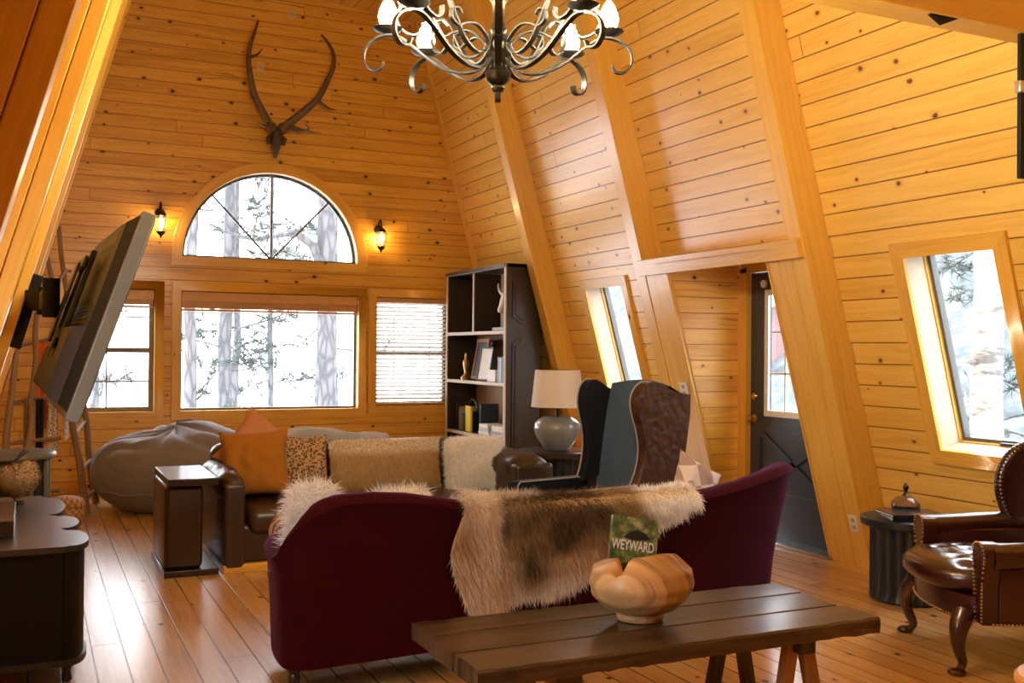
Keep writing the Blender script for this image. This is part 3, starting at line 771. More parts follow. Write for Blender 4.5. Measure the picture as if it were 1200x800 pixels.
# pillows and throws on the sofa
def single(name,m,label,cat,fn,loc=(0,0,0),group=None,smooth=70):
    mb=MB(); fn(mb); o=mb.build(name,m,loc=loc,smooth=smooth); return tag(o,label,cat,group)
single('throw_pillow',M['mustard'],'square mustard cotton pillow at the left end of the sofa','pillow',lambda mb:pillow(mb,.46,.46,.17,rot('Z',-9)@rot('X',-14)@tr(0,0,.23)@rot('Y',-3),seed=3,wr=.03),(1.36,6.90,.405))
single('throw_pillow',M['peach'],'peach linen pillow with a pointed corner behind the mustard one','pillow',lambda mb:pillow(mb,.44,.44,.13,rot('Z',-4)@rot('X',-9)@tr(0,0,.255)@rot('Y',38),seed=8),(1.42,7.10,.45))
single('throw_pillow',M['leopard'],'spotted animal print pillow between mustard and tan fur pillows','pillow',lambda mb:pillow(mb,.36,.40,.13,rot('Z',2)@rot('X',-11)@tr(0,0,.2),seed=5,pinch=.06),(1.72,7.02,.405))
def furpillow(label,loc,w,h,tk,M4,n,L,wd,colfn,seed,basem,cat='pillow',group=None,down=.5):
    t=thing('fur_pillow',label,cat,loc,0,group); mb=MB(); pillow(mb,w,h,tk,M4,seed=seed,pinch=.04); mb.build('cushion',basem,t,smooth=70)
    c=np.array(M4@Vector((0,0,0)))
    furry(t,mb,n,L,wd,colfn,seed,outward=c,down=down); return t
def tan(P,r):
    z=P[:,2]; k=np.clip((z-.26)/.05,0,1)[:,None]
    a=np.array([.50,.29,.095]); b=np.array([.95,.92,.88]); c=a*(1-k)+b*k
    return c*r.uniform(.65,1.2,(len(P),1))
furpillow('long tan fur bolster pillow with pale top edge in the sofa centre',(2.32,7.02,.39),.84,.38,.16,rot('X',-11)@tr(0,0,.19),22000,.022,.0013,tan,21,M['hide'],down=.9)
furpillow('fluffy white fur pillow at the right of the sofa',(2.98,6.92,.365),.46,.40,.18,rot('Z',6)@rot('X',-11)@tr(0,0,.2),17000,.042,.0015,fixed((.98,.96,.95),(.94,.92,.9),(.99,.98,.97)),22,M['hidew'])
def blk(mb):
    def f(u,v):
        x=-.42+.84*u; s=v*.52
        y=.14-min(s,.28) if s<.28 else -.14
        z=.0 if s<.28 else -(s-.28)
        zz=.035+.05*math.exp(-((u-.35)/.28)**2)+.02*nz((x*5,s*9,0),1.4)+z
        return (x,y-.0+.012*nz((x*6,s*7,3),1.),zz)
    mb.grid(f,40,20)
single('folded_blanket',M['greycloth'],'crumpled grey blue blanket lying on the sofa back','blanket',blk,(2.00,7.43,.735))

# --- C shaped end table
t=thing('end_table','tall C shaped walnut end table beside the sofa arm','table',(.905,6.87,0))
MB().box((0,0,.02),(.325,.72,.04),.006).build('base',M['walnut'],t)
mb=MB(); mb.box((-.045,0,.30),(.23,.66,.52),.035,seg=4); mb.build('upright',M['walnut'],t,smooth=40)
MB().box((.0,-.02,.582),(.30,.74,.044),.006).build('top',M['walnut'],t)

# --- wine velvet settee seen from behind
SS=.942
def zs_(z): return 1.4-(1.4-z)*SS
t=thing('settee','long wine red velvet settee seen from behind at the coffee table','settee',(2.31,4.28,0))
O=Vector((2.31,4.28,0))
plan=cr([(1.11,5.10,0),(1.06,4.92,0),(.995,4.65,0),(.972,4.42,0),(.985,4.29,0),(1.06,4.237,0),(1.2,4.245,0),(1.6,4.275,0),(2.2,4.36,0),(2.8,4.45,0),(3.3,4.53,0),(3.65,4.60,0),(3.84,4.68,0),(3.94,4.84,0),(3.95,5.05,0),(3.92,5.20,0)],9)
SL=[0]
for i in range(1,len(plan)): SL.append(SL[-1]+(plan[i]-plan[i-1]).length)
hx=[.0,.20,.45,.70,.86,1.00,1.20,1.5,2.0,2.5,3.0,3.35,3.55,3.75,3.95,4.15,4.5]
tot=SL[-1]
def hgt(s):
    xs=[0,.18,.45,.70,.77,.82,.85,.89,.935,.985,1.045,1.19,1.355,1.74,2.25,2.8,3.15,3.4,3.63,3.8,3.95,tot]
    hs=[.50,.53,.54,.545,.55,.58,.64,.70,.745,.77,.785,.79,.777,.705,.672,.665,.68,.715,.757,.778,.74,.52]
    return zs_(lerp1(s,xs,hs))
lf_=lambda s:.25+.75*min(1,s/tot*1.6)
mb=MB(); sect=[]
nsec=18
rows=[]
for i,p in enumerate(plan):
    tg=(plan[min(i+1,len(plan)-1)]-plan[max(i-1,0)]).normalized(); inn=Vector((-tg.y,tg.x,0))  # left of travel
    # travel goes left end -> right along the back, interior is on the left (+y)
    h=hgt(SL[i]); th=.125; row=[]
    lean=lambda z: -.11*max(0,(z-.16)/.62)**1.3*lf_(SL[i])
    prof=[(0,.135),(0,.30),(0,.45),(0,h-.13),(0,h-.075)]
    for k in range(1,7):
        a=PI-PI*k/7; prof.append((th/2+.01+(th/2+.02)*math.cos(a)-.01, h-.06+.06*math.sin(a)))
    prof+=[(th,h-.075),(th,h-.15),(th,.30),(th,.135)]
    for (o,z) in prof: row.append(p*SS+inn*(o+lean(z))+Vector((0,0,z))-O)
    rows.append(row)
npf=len(rows[0]); vs=[q for r in rows for q in r]; fs=[]
for i in range(len(rows)-1):
    for k in range(npf):
        fs.append([i*npf+k,i*npf+(k+1)%npf,(i+1)*npf+(k+1)%npf,(i+1)*npf+k])
fs.append(list(range(npf))); fs.append([(len(rows)-1)*npf+k for k in range(npf)][::-1])
mb.add(vs,fs); mb.build('back_shell',M['wine'],t,smooth=50)
for i,sg in ((0,1),(len(plan)-1,-1)):      # scroll ends of the arms
    mb=MB(); p=plan[i]*SS; mb.ball((p.x-O.x+(.05 if sg>0 else -.05),p.y-O.y,.49 if sg>0 else .47),.085,18,10,None,(1,.75,1.05)); mb.build('arm_scroll',M['wine'],t,smooth=80)
seatpoly=[(1.02,4.42),(1.2,4.36),(3.6,4.70),(3.78,4.85),(3.76,5.12),(2.6,5.16),(1.08,5.08)]
def flatpoly(mb,poly,z0,z1):
    n=len(poly); v=[(p[0]*SS-O.x,p[1]*SS-O.y,z0) for p in poly]+[(p[0]*SS-O.x,p[1]*SS-O.y,z1) for p in poly]
    mb.add(v,[list(range(n))[::-1],[n+i for i in range(n)]]+[[i,(i+1)%n,n+(i+1)%n,n+i] for i in range(n)]); return mb
flatpoly(MB(),seatpoly,.135,.30).build('seat_frame',M['wine'],t)
for xa,xb in ((1.1,2.4),(2.42,3.72)):
    mb=MB(); a=math.atan2(.33,2.4); soft(mb,((xa+xb)/2*SS-O.x,(4.36+.27+(((xa+xb)/2)-1.2)*.138)*SS-O.y,.365),((xb-xa)*SS,.54,.15),.055,None,Matrix.Rotation(a*.9,4,'Z')); mb.build('seat_cushion',M['wine'],t,smooth=60)
for lx,ly in ((1.03,4.345),(3.80,4.76),(1.16,4.99),(3.78,5.04)):
    MB().lathe([(.014,0),(.02,.012),(.017,.03),(.022,.07),(.026,.10),(.02,.115),(.03,.13),(.032,.165)],16,tr(lx*SS-O.x,ly*SS-O.y,0)@Matrix.Diagonal((1,1,.86,1))).build('leg',M['walnut'],t,smooth=50)
# patterned throw hanging over the settee's left arm front
def kil(mb):
    def f(u,v):
        s=u*.62
        if s<.22: x,z=-.085,-.0-(.22-s)*1.0
        elif s<.42: a=(s-.22)/.2*PI; x,z=-.0-.085*math.cos(a),.085*math.sin(a)
        else: x,z=.085,-(s-.42)
        y=-.13+.26*v
        return (x+.008*nz((s*9,y*9,1),1),y,z+.006*nz((s*8,y*8,4),1))
    mb.grid(f,34,14)
single('woven_throw',M['kilim'],'orange patterned woven throw over the far end of the settee arm beside the sofa','blanket',kil,(1.11*SS+.062,5.03*SS,.535))
# sheepskins lying on the settee seat against the backrest
def skin(label,loc,w,h,rz,seed,n=7000,L=.075):
    t=thing('sheepskin',label,'sheepskin',loc,rz,None); mb=MB()
    pillow(mb,w,h,.16,rot('X',8)@tr(0,0,h/2),seed=seed,pinch=.02); mb.build('hide',M['hidew'],t,smooth=70)
    furry(t,mb,n,L,.0017,fixed((.97,.95,.93),(.93,.90,.87),(.98,.97,.96)),seed,outward=(0,0,h/2),down=.0,spread=1.2,curl=.7)
skin('curly white sheepskin cushion peeking over the left shoulder of the settee',(1.12*SS,4.49*SS,.44),.18,.40,.11,31,7000,.05)
skin('curly white sheepskin cushion showing over the middle of the settee back',(1.53*SS,4.52*SS,.44),.26,.355,.10,32,7000,.045)
single('throw_pillow',M['plaid'],'small beige checked pillow sticking up at the right of the settee','pillow',lambda mb:pillow(mb,.33,.33,.10,rot('Z',10)@rot('X',-14)@tr(0,0,.21)@rot('Y',30),seed=12),(3.38,4.70,.44))
# --- reindeer hide draped over the settee back
t=thing('animal_hide','long haired tan grey and white hide draped over the settee back','animal hide',(2.26,4.126,.72))
HO=Vector((2.26,4.126,.72))
def backpt(x):       # outer back line of settee at x, with height
    best=min(range(30,len(plan)-25),key=lambda i:abs(plan[i].x-x)); i=best
    tg=(plan[i+1]-plan[i-1]).normalized(); return (plan[i]+Vector((x-plan[i].x,(x-plan[i].x)*tg.y/tg.x,0)))*SS,Vector((-tg.y,tg.x,0)),hgt(SL[i]),lf_(SL[i])
def lowedge(x): return lerp1(x,[1.70,1.80,1.92,2.08,2.20,2.36,2.46,2.55,2.7,2.85,3.0,3.1],[.66,.245,.235,.30,.285,.30,.36,.43,.50,.56,.61,.68])
def hidept(u,v,off=.03):
    x=1.73+1.41*u; p,inn,h,lk=backpt(x); xp=x
    zl=zs_(lowedge(x)); L0=.16+.10*math.sin(u*9+1); over=.14
    drop=max(.02,h-zl); tot_=L0+over+drop
    s=v*tot_
    if s<L0: o=.135+off; z=h-.04-(L0-s)
    elif s<L0+over: a=(s-L0)/over; o=(.135+off)*(1-a)-(off)*a; z=h-.04+(.04+off)*math.sin(a*PI)**.6
    else: d=s-L0-over; o=-off; z=h-.04-d
    ln=-.11*max(0,(z-.16)/.62)**1.3*lk
    w=.012*nz((x*4,s*4,2),1.)
    xx=x+(.05*(v-.6)*(1 if u>.9 else (-1 if u<.1 else 0)))+.03*math.sin(s*8+u*3)*(1 if u<.08 or u>.92 else 0)
    q=p+inn*(o+ln+ (w if s<L0 else -abs(w)))+Vector((xx-x,0,z)); return q-HO
hm=MB(); hm.grid(hidept,56,40); hm.build('hide',M['hide'],t,smooth=70)
def hidecol(P,r):
    x=(P[:,0]+HO.x)/SS; z=1.4-(1.4-P[:,2]-HO.z)/SS
    pale=np.array([.86,.70,.52]); white=np.array([.99,.97,.95]); brown=np.array([.13,.078,.04]); tanc=np.array([.58,.39,.20]); dk=np.array([.045,.03,.02])
    def bl(a,b,k): k=np.clip(k,0,1)[:,None]; return a*(1-k)+b*k
    c=np.tile(tanc,(len(P),1)); 
    wob=np.array([nz((a*3,b*3,0),1.6) for a,b in zip(x,z)])
    xx=x+.12*wob; zz=z+.10*wob
    c=bl(c,brown,np.exp(-((xx-2.35)/.36)**2)*np.exp(-((zz-.66)/.13)**2)*1.5)
    c=bl(c,brown,np.exp(-((xx-2.12)/.10)**2)*np.exp(-((zz-.42)/.10)**2)*1.1)
    c=bl(c,dk,np.exp(-((xx-1.965)/.035)**2)*np.exp(-((zz-.66)/.10)**2)*1.3)
    c=bl(c,pale,np.exp(-((xx-1.86)/.08)**2)*1.2)
    c=bl(c,pale,(zz<.46)*.5*(1-np.exp(-((xx-2.12)/.10)**2)))
    c=bl(c,white,np.clip((xx-2.72)/.12,0,1))
    c=bl(c,white,(z>.715)*(.45))
    c=bl(c,white,np.clip((.33-zz)/.08,0,1)*np.clip((xx-1.95)/.1,0,1)*.7)
    c=bl(c,np.array([.12,.075,.04]),np.exp(-((xx-2.78)/.06)**2)*np.exp(-((zz-.56)/.06)**2)*1.4)
    return c*r.uniform(.72,1.2,(len(P),1))
Pp,Nn=surf_samples(hm,60000,77)
r_=np.random.default_rng(5)
out=np.zeros_like(Nn); sgn=np.where((Nn[:,1]*-1+Nn[:,2]*.9)<0,-1,1)[:,None]; Nn=Nn*sgn
Dn=Nn*.42+r_.normal(size=Nn.shape)*.22; Dn[:,2]-=np.where(Pp[:,2]+HO.z<.735,.75,.25); Dn[:,0]+=.12*np.sin(Pp[:,0]*9)
strand_obj('fur',M['fur'],Pp,Dn,.040,.0013,hidecol(Pp,r_),t,.35,.3,9)
# --- blue velvet and tooled leather wing chair
t=thing('wing_chair','tall wingback chair with blue grey velvet inside and tooled brown leather outside','chair',(3.26,5.66,0),math.radians(-78.2))
WW=.305
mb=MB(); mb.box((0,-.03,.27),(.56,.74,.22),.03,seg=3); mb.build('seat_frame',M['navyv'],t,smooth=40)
mb=MB(); soft(mb,(0,-.06,.43),(.48,.70,.13),.05); mb.build('seat',M['bluev'],t,smooth=60)
def wb_back(u,v):   # inner back, slightly bowed
    x=(2*u-1)*.265; z=.36+v*.83
    y=.25+.17*(z-.36)/.9+.035*(2*u-1)**2*-1
    z2=z+.03*math.cos((2*u-1)*PI/2)*v
    return (x,y-.02*math.sin(v*PI),z2)
mb=MB(); mb.grid(wb_back,16,24); mb.build('inner_back',M['bluev'],t,smooth=70,recalc=False)
mb=MB()
def ob(u,v):
    x=(2*u-1)*.30; z=.18+v*.95
    return (x,.335+.15*(z-.2)/.95,z+.03*math.cos((2*u-1)*PI/2)*v)
mb.grid(ob,12,20)
mb.grid(lambda u,v:(lambda a,b:(a[0]*(1-v)+b[0]*v,a[1]*(1-v)+b[1]*v,a[2]*(1-v)+b[2]*v))(wb_back(u,1),ob(u,1)),12,3)
mb.build('outer_back',M['tooled'],t,smooth=60,recalc=False)
# wing profile in (y,z): front edge then top then rear
yb=lambda z:.345+.15*(z-.2)/.95
wfront=cr([(.08,.55,0),(.125,.66,0),(.145,.78,0),(.13,.90,0),(.095,1.01,0),(.085,1.09,0),(.105,1.16,0),(.15,1.205,0),(.205,1.215,0),(.27,1.195,0),(.33,1.165,0),(.40,1.145,0),(.475,1.135,0)],5)
prof=[(p.x,p.y) for p in wfront]+[(yb(z)-.0,z) for z in (1.0,.8,.6)]
for s in (-1,1):
    fl_=lambda y:s*(WW+.02-.20*max(0,(.45-y)))      # wings flare outward toward the front
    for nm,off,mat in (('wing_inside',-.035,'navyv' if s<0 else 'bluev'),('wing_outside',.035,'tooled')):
        mb=MB(); n=len(prof)
        mb.add([(fl_(y)+s*off,y,z) for y,z in prof],[list(range(n))]); mb.build(nm,M[mat],t,smooth=0,recalc=False)
    mb=MB(); n=len(wfront)
    mb.add([(fl_(p.x)+s*o,p.x,p.y) for p in wfront for o in (-.035,.035)],[[2*i,2*i+1,2*i+3,2*i+2] for i in range(n-1)])
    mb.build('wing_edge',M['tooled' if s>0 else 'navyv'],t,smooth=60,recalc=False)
    for o in (-.034*s,):
        MB().tube([(fl_(p.x)+s*o,p.x-.004,p.y+.002) for p in wfront],.006,6).build('piping',M['piping'],t,smooth=80)
    # arm
    mb=MB(); mb.box((s*(WW+.025),-.13,.37),(.09,.56,.30),.02); soft(mb,(s*(WW+.02),-.12,.535),(.12,.60,.075),.03)
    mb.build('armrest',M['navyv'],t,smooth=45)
    MB().tube([(s*(WW-.04),.10,.572),(s*(WW-.04),-.405,.572),(s*(WW-.04),-.425,.55),(s*(WW-.04),-.425,.30)],.006,6).build('arm_piping',M['piping'],t,smooth=80)
    mb=MB(); n=5; mb.add([(s*(WW+.075),y,z) for y,z in ((-.40,.2),(.42,.2),(.47,.62),(.1,.57),(-.40,.52))],[[0,1,2,3,4]]); mb.build('side_panel',M['tooled'],t,smooth=0,recalc=False)
for x in (-.24,.24):
    for y in (-.34,.34): MB().lathe([(.018,0),(.02,.02),(.028,.12),(.032,.18)],14,tr(x,y,0)).build('leg',M['walnut'],t,smooth=50)

# --- fluted drum tables
def drum(label,loc,r,h,seed):
    t=thing('drum_table',label,'table',loc)
    n=240; k=24
    def fn(rr,z,a):
        if rr<r-.06 or z<.03 or z>h-.06: return rr
        return rr-.016*(abs(math.cos(k*a/2)))**.7
    rb=r-.05
    mb=MB().lathe([(0,0),(rb-.02,0),(rb,.015),(rb,.06),(rb,.07),(rb,h-.08),(rb,h-.05),(0,h-.05)],n,None,fn); mb.build('base',M['black'] ,t,smooth=30)
    MB().lathe([(0,h-.05),(r-.012,h-.05),(r,h-.042),(r,h-.008),(r-.012,h),(0,h)],64).build('top',M['black'] if seed else M['walnut'],t,smooth=30)
    return t
drum('black fluted drum table between the leather armchair and the rafter',(4.55,4.34,0),.255,.475,1)
dt=drum('fluted drum table with brown wooden top behind the sofa arm',(3.77,7.22,0),.30,.62,0)
# --- table lamp
t=thing('table_lamp','table lamp with grey glazed pot base and white drum shade','lamp',(3.76,7.15,.62))
MB().lathe([(0,0),(.085,0),(.10,.012),(.135,.06),(.172,.12),(.185,.17),(.178,.215),(.150,.245),(.125,.258),(.118,.268),(.10,.27),(0,.27)],40).build('pot_base',M['ceramic'],t,smooth=50)
MB().lathe([(.012,.27),(.012,.36),(.02,.36),(.02,.42),(.008,.42),(.008,.62),(.015,.63),(0,.64)],14).build('stem',M['bronze'],t,smooth=40)
mb=MB(); mb.lathe([(.208,.345),(.178,.635)],48); mb.lathe([(.203,.345),(.173,.635)],48)
mb.v=mb.v; mb.build('lamp_shade',M['shade'],t,smooth=50,recalc=False)
MB().tube([(.177,0,.62),(-.177,0,.62)],.003,6).build('shade_spider',M['bronze'],t)
# --- bookcase
BX0,BY0,BY1,BH=4.12,8.90,10.45,2.245; BD=.36
t=thing('bookcase','tall dark carved bookcase in the corner with open shelves','bookcase',(BX0,BY0,0))
H2=lambda z:z
xd=lambda z:min(BD,(XR-K*z)-BX0-.012)
mb=MB()
mb.prism([(0,.0),(xd(0),.0),(xd(1.0),1.0),(xd(BH),BH),(.0,BH)],0,.035); mb.build('side_panel',M['oldcab'],t,smooth=0)
cp=MB()
def archpanel(x0,x1,z0,z1,sag,up=True):
    out=[(x0,z0)]
    if not up: out=[]
    n=14
    if up:
        pts=[(x0,z0),(x1,z0)]+[(x1-(x1-x0)*i/n, z1-sag+sag*(.5-.5*math.cos(2*PI*i/n))) for i in range(n+1)]
    else:
        pts=[(x0+(x1-x0)*i/n, z0+sag-sag*(.5-.5*math.cos(2*PI*i/n))) for i in range(n+1)]+[(x1,z1),(x0,z1)]
    return pts
for (x0,x1,z0,z1,sg,upf) in ((.06,.30,1.66,2.08,.06,False),(.06,.30,.30,1.55,.07,True)):
    for g_,d in ((0,.012),(.028,.022)):
        cp.prism(archpanel(x0+g_,x1-g_,z0+g_,z1-g_,sg,upf),-d,0)
cp.build('carved_panel',M['oldcab'],t,smooth=0)
for y0,lb in ((BY1-BY0-.035,1),):
    MB().prism([(0,.0),(xd(0),.0),(xd(1.0),1.0),(xd(BH),BH),(.0,BH)],y0,y0+.035).build('side_panel',M['oldcab'],t,smooth=0)
mb=MB(); W_=BY1-BY0
mb.add([(xd(0)-.02,.03,.0),(xd(0)-.02,W_-.03,.0),(xd(BH)-.02,W_-.03,BH),(xd(BH)-.02,.03,BH)],[[0,1,2,3]]); mb.add([(xd(0)-.01,.03,.0),(xd(0)-.01,W_-.03,.0),(xd(BH)-.01,W_-.03,BH),(xd(BH)-.01,.03,BH)],[[0,1,2,3]]); mb.build('back_panel',M['cabin'],t,smooth=0,recalc=False)
for i,z in enumerate((.10,.535,1.075,1.58)):
    d=xd(z+.03)-.03; mb=MB().box((d/2,W_/2,z),(d,W_-.07,.03),.003); s_=mb.build('shelf',M['oldcab'],t)
    MB().box((-.004,W_/2,z),(.012,W_-.07,.034),.003).build('shelf_edge',M['palewood'],s_)
d=xd(BH)-.0; MB().box((d/2-.01,W_/2,BH-.02),(d+.03,W_,.04),.006).build('top',M['oldcab'],t)
MB().box((-.012,W_/2,BH-.02),(.014,W_,.045),.003).build('top_edge',M['palewood'],t)
MB().box((-.006,.018,BH/2),(.014,.037,BH),.003).build('face_stile',M['palewood'],t)
MB().box((-.006,W_-.018,BH/2),(.014,.037,BH),.003).build('face_stile',M['palewood'],t)
MB().box((.15,W_*.52,1.895),(.30,.03,.60),.003).build('divider',M['oldcab'],t)
MB().box((-.002,W_*.52,1.895),(.012,.034,.60),.003).build('divider_edge',M['palewood'],t)
# things on the shelves
def bk(label,name,x,y,z,sx,sy,sz,c,cat='book',rzd=0,tilt=0,group=None,page=True,pages=None):
    t=thing(name,label,cat,(BX0+x,BY0+y,z),math.radians(rzd),group); R=rot('X',tilt)
    m=plain('cover_'+label[:24],c,.5)
    mb=MB()
    for s in (-1,1): mb.box((0,s*(sy/2-.002),sz/2),(sx,.004,sz),.0,R)
    mb.box((-sx/2+.002,0,sz/2),(.004,sy,sz),0,R); mb.build('cover',m,t)
    MB().box((.003,0,sz/2),(sx-.012,sy-.009,sz-.008),0,R).build('pages',M['whitebook'],t); return t
zs=.551
yc=1.28
bk('black spined book standing furthest left on the lower shelf','book',.17,1.40,zs,.21,.03,.29,(.02,.02,.022))
bk('grey paperback standing beside the black spined book','book',.17,1.34,zs,.2,.025,.24,(.35,.34,.33))
bk('tan spined book leaning left of the magazine file','book',.17,1.30,zs,.2,.02,.25,(.45,.33,.2))
bk('bright yellow book facing out on the lower shelf','book',.05,1.03,zs,.02,.22,.27,(.75,.6,.04),rzd=-8)
bk('dark blue hardback standing right of the yellow book','book',.18,.80,zs,.2,.05,.30,(.02,.03,.06))
t=thing('magazine_rack','dark wire magazine rack with a looped handle on the lower shelf','rack',(BX0+.16,BY0+1.17,zs))
mb=MB(); mb.box((0,.0,.10),(.22,.09,.20),.01); mb.build('holder',M['black'],t)
MB().tube([(0,-.12*math.cos(a_),.20+.13*math.sin(a_)) for a_ in [PI*i/14 for i in range(15)]],.012,8).build('handle',M['black'],t,smooth=60)
for i in range(3): bk(('lowest white book of the flat stack on the lower shelf','middle book of the flat white stack on the lower shelf','top book of the flat white stack on the lower shelf')[i],'book',.15,.62,zs+.036*i,.22,.26-.02*i,.034,((.8,.78,.72),(.55,.6,.66),(.85,.82,.78))[i])
for i in range(2): bk(('grey box file lying at the near end of the lower shelf','pale box file lying on the grey one'  )[i],'box_file',.15,.27,zs+.055*i,.23,.30-.03*i,.053,((.35,.37,.4),(.7,.66,.6))[i],cat='box file')
zs2=1.091
t=thing('picture_frame','copper framed dark picture leaning on the middle shelf','picture',(BX0+.14,BY0+1.02,zs2+.008),math.radians(-6))
R=rot('Y',10)
frame_boards(MB(),-.17,.17,.03,.40,.03,-.012,.012,R@frame((0,0,0),(0,-1,0),(1,0,0),(0,0,1))).build('frame',plain('copper frame',(.45,.2,.08),.4),t)
MB().box((0,0,.215),(.006,.345,.375),0,R).build('print',plain('dark print',(.03,.022,.016),.5),t)
tag(MB().lathe([(0,0),(.05,0),(.055,.03),(.02,.06),(.018,.10),(.03,.15),(.035,.19),(.015,.22),(.012,.28),(0,.285)],18).build('figurine',M['brass'],loc=(BX0+.05,BY0+1.12,zs2),smooth=50),'small brass figurine in front of the copper framed picture','figurine')
t=thing('picture_frame','white page in a thin black frame on the middle shelf','picture',(BX0+.08,BY0+.73,zs2+.006),math.radians(10))
frame_boards(MB(),-.10,.10,.015,.33,.015,-.01,.01,R@frame((0,0,0),(0,-1,0),(1,0,0),(0,0,1))).build('frame',M['black'],t)
MB().box((0,0,.17),(.005,.205,.32),0,R).build('print',M['whitebook'],t)
tag(MB().box((0,0,.06),(.2,.2,.12),.005).build('white_box',M['whitebook'],loc=(BX0+.13,BY0+.42,zs2)),'small white box on the middle shelf','box')
for i in range(4): bk(('pale blue thin book furthest left of the middle shelf row','white thin book second in the middle shelf row','blue thin book third in the middle shelf row','cream thin book at the near end of the middle shelf row')[i],'book',.12,.255-.045*i,zs2,.17,.036,.25-.01*(i%2),((.3,.42,.55),(.75,.76,.78),(.12,.25,.42),(.8,.76,.68))[i])
t=thing('skull_ornament','small pale horned skull ornament on the upper right shelf','ornament',(BX0+.10,BY0+.20,1.60))
mb=MB(); mb.tube(cr([(0,0,0),(0,0,.06),(0,.0,.16)],4),[.03]*9,8); mb.build('stand',M['black'],t)
mb=MB(); mb.tube(cr([(.02,0,.36),(-.01,.03,.30),(-.03,.07,.22),(-.04,.085,.18)],5),[.05,.058,.062,.06,.055,.05,.046,.042,.038,.036,.034,.034,.034,.03,.026,.022],12); mb.build('skull',M['horn'],t,smooth=70)
for s in (-1,1):
    MB().tube(cr([(.0,s*.04,.36),(-.02,s*.10,.37),(-.03,s*.14,.42),(-.03,s*.15,.47)],4),[.022-.0014*i for i in range(13)],8).build('horn',M['horn'],t,smooth=70)
tag(MB().box((0,0,.02),(.12,.3,.04),.01).build('trinket_tray',M['piping'],loc=(BX0+.12,BY0+.33,1.597)),'flat grey trinket tray beneath the skull ornament','tray')
# --- oxblood leather wing armchair
AR_=math.atan2(-.88,-.48)   # local x axis direction
t=thing('leather_armchair','oxblood tufted leather wing armchair with cabriole legs at the right edge','armchair',(4.15,3.37,0),AR_)
def outline(u,grow=0.):      # plan of the seat front, bowed
    return None
fp=[(-.36,.34),(-.36,-.20)]+[(.36*math.sin(-PI/2+PI*i/12)*1.0,-.24-.13*math.cos(-PI/2+PI*i/12)) for i in range(13)]+[(.36,-.20),(.36,.34)]
def slab(mb,poly,z0,z1,bul=0):
    n=len(poly); lv=[(0,1-bul),(.2,1),(.8,1),(1,1-bul)] if bul else [(0,1),(1,1)]
    v=[(x*k,y*k,z0+(z1-z0)*f) for f,k in lv for x,y in poly]; m=len(lv)
    f=[list(range(n))[::-1],[(m-1)*n+i for i in range(n)]]+[[j*n+i,j*n+(i+1)%n,(j+1)*n+(i+1)%n,(j+1)*n+i] for j in range(m-1) for i in range(n)]
    return mb.add(v,f)
slab(MB(),fp,.235,.345).build('seat_frame',M['oxblood'],t,smooth=35)
def cush(u,v):
    a=2*PI*u; rr=min(1,v*2) if v<.5 else min(1,(1-v)*2)
    e=.62
    cx,sx=math.cos(a),math.sin(a); x=.355*math.copysign(abs(cx)**e,cx); y=.345*math.copysign(abs(sx)**e,sx)-.04
    if y<-.2: y-= .06*(1-(x/.36)**2)
    k=rr**.55; x*=k; y*=k
    edge=(1-rr**5)**.5
    z=.335+ (.0 if v<.5 else 0) + (.065*(1+edge) if v>=.5 else .065*(1-edge))
    if v>=.5:
        q=0
        for i in range(-2,3):
            for j in range(-2,3):
                bx=i*.12+(.06 if j%2 else 0); by=j*.11-.04
                q+=math.exp(-((x-bx)**2+(y-by)**2)/.0011)
        z-=.026*min(1,q)*(1 if rr<.86 else .2); z+=.006*nz((x*8,y*8,0),1.2)
        z+=.022*max(0,1-(rr)**2)
    return (x,y,z)
mb=MB(); mb.grid(cush,72,44,cu=True); mb.build('seat_cushion',M['oxblood'],t,smooth=80)
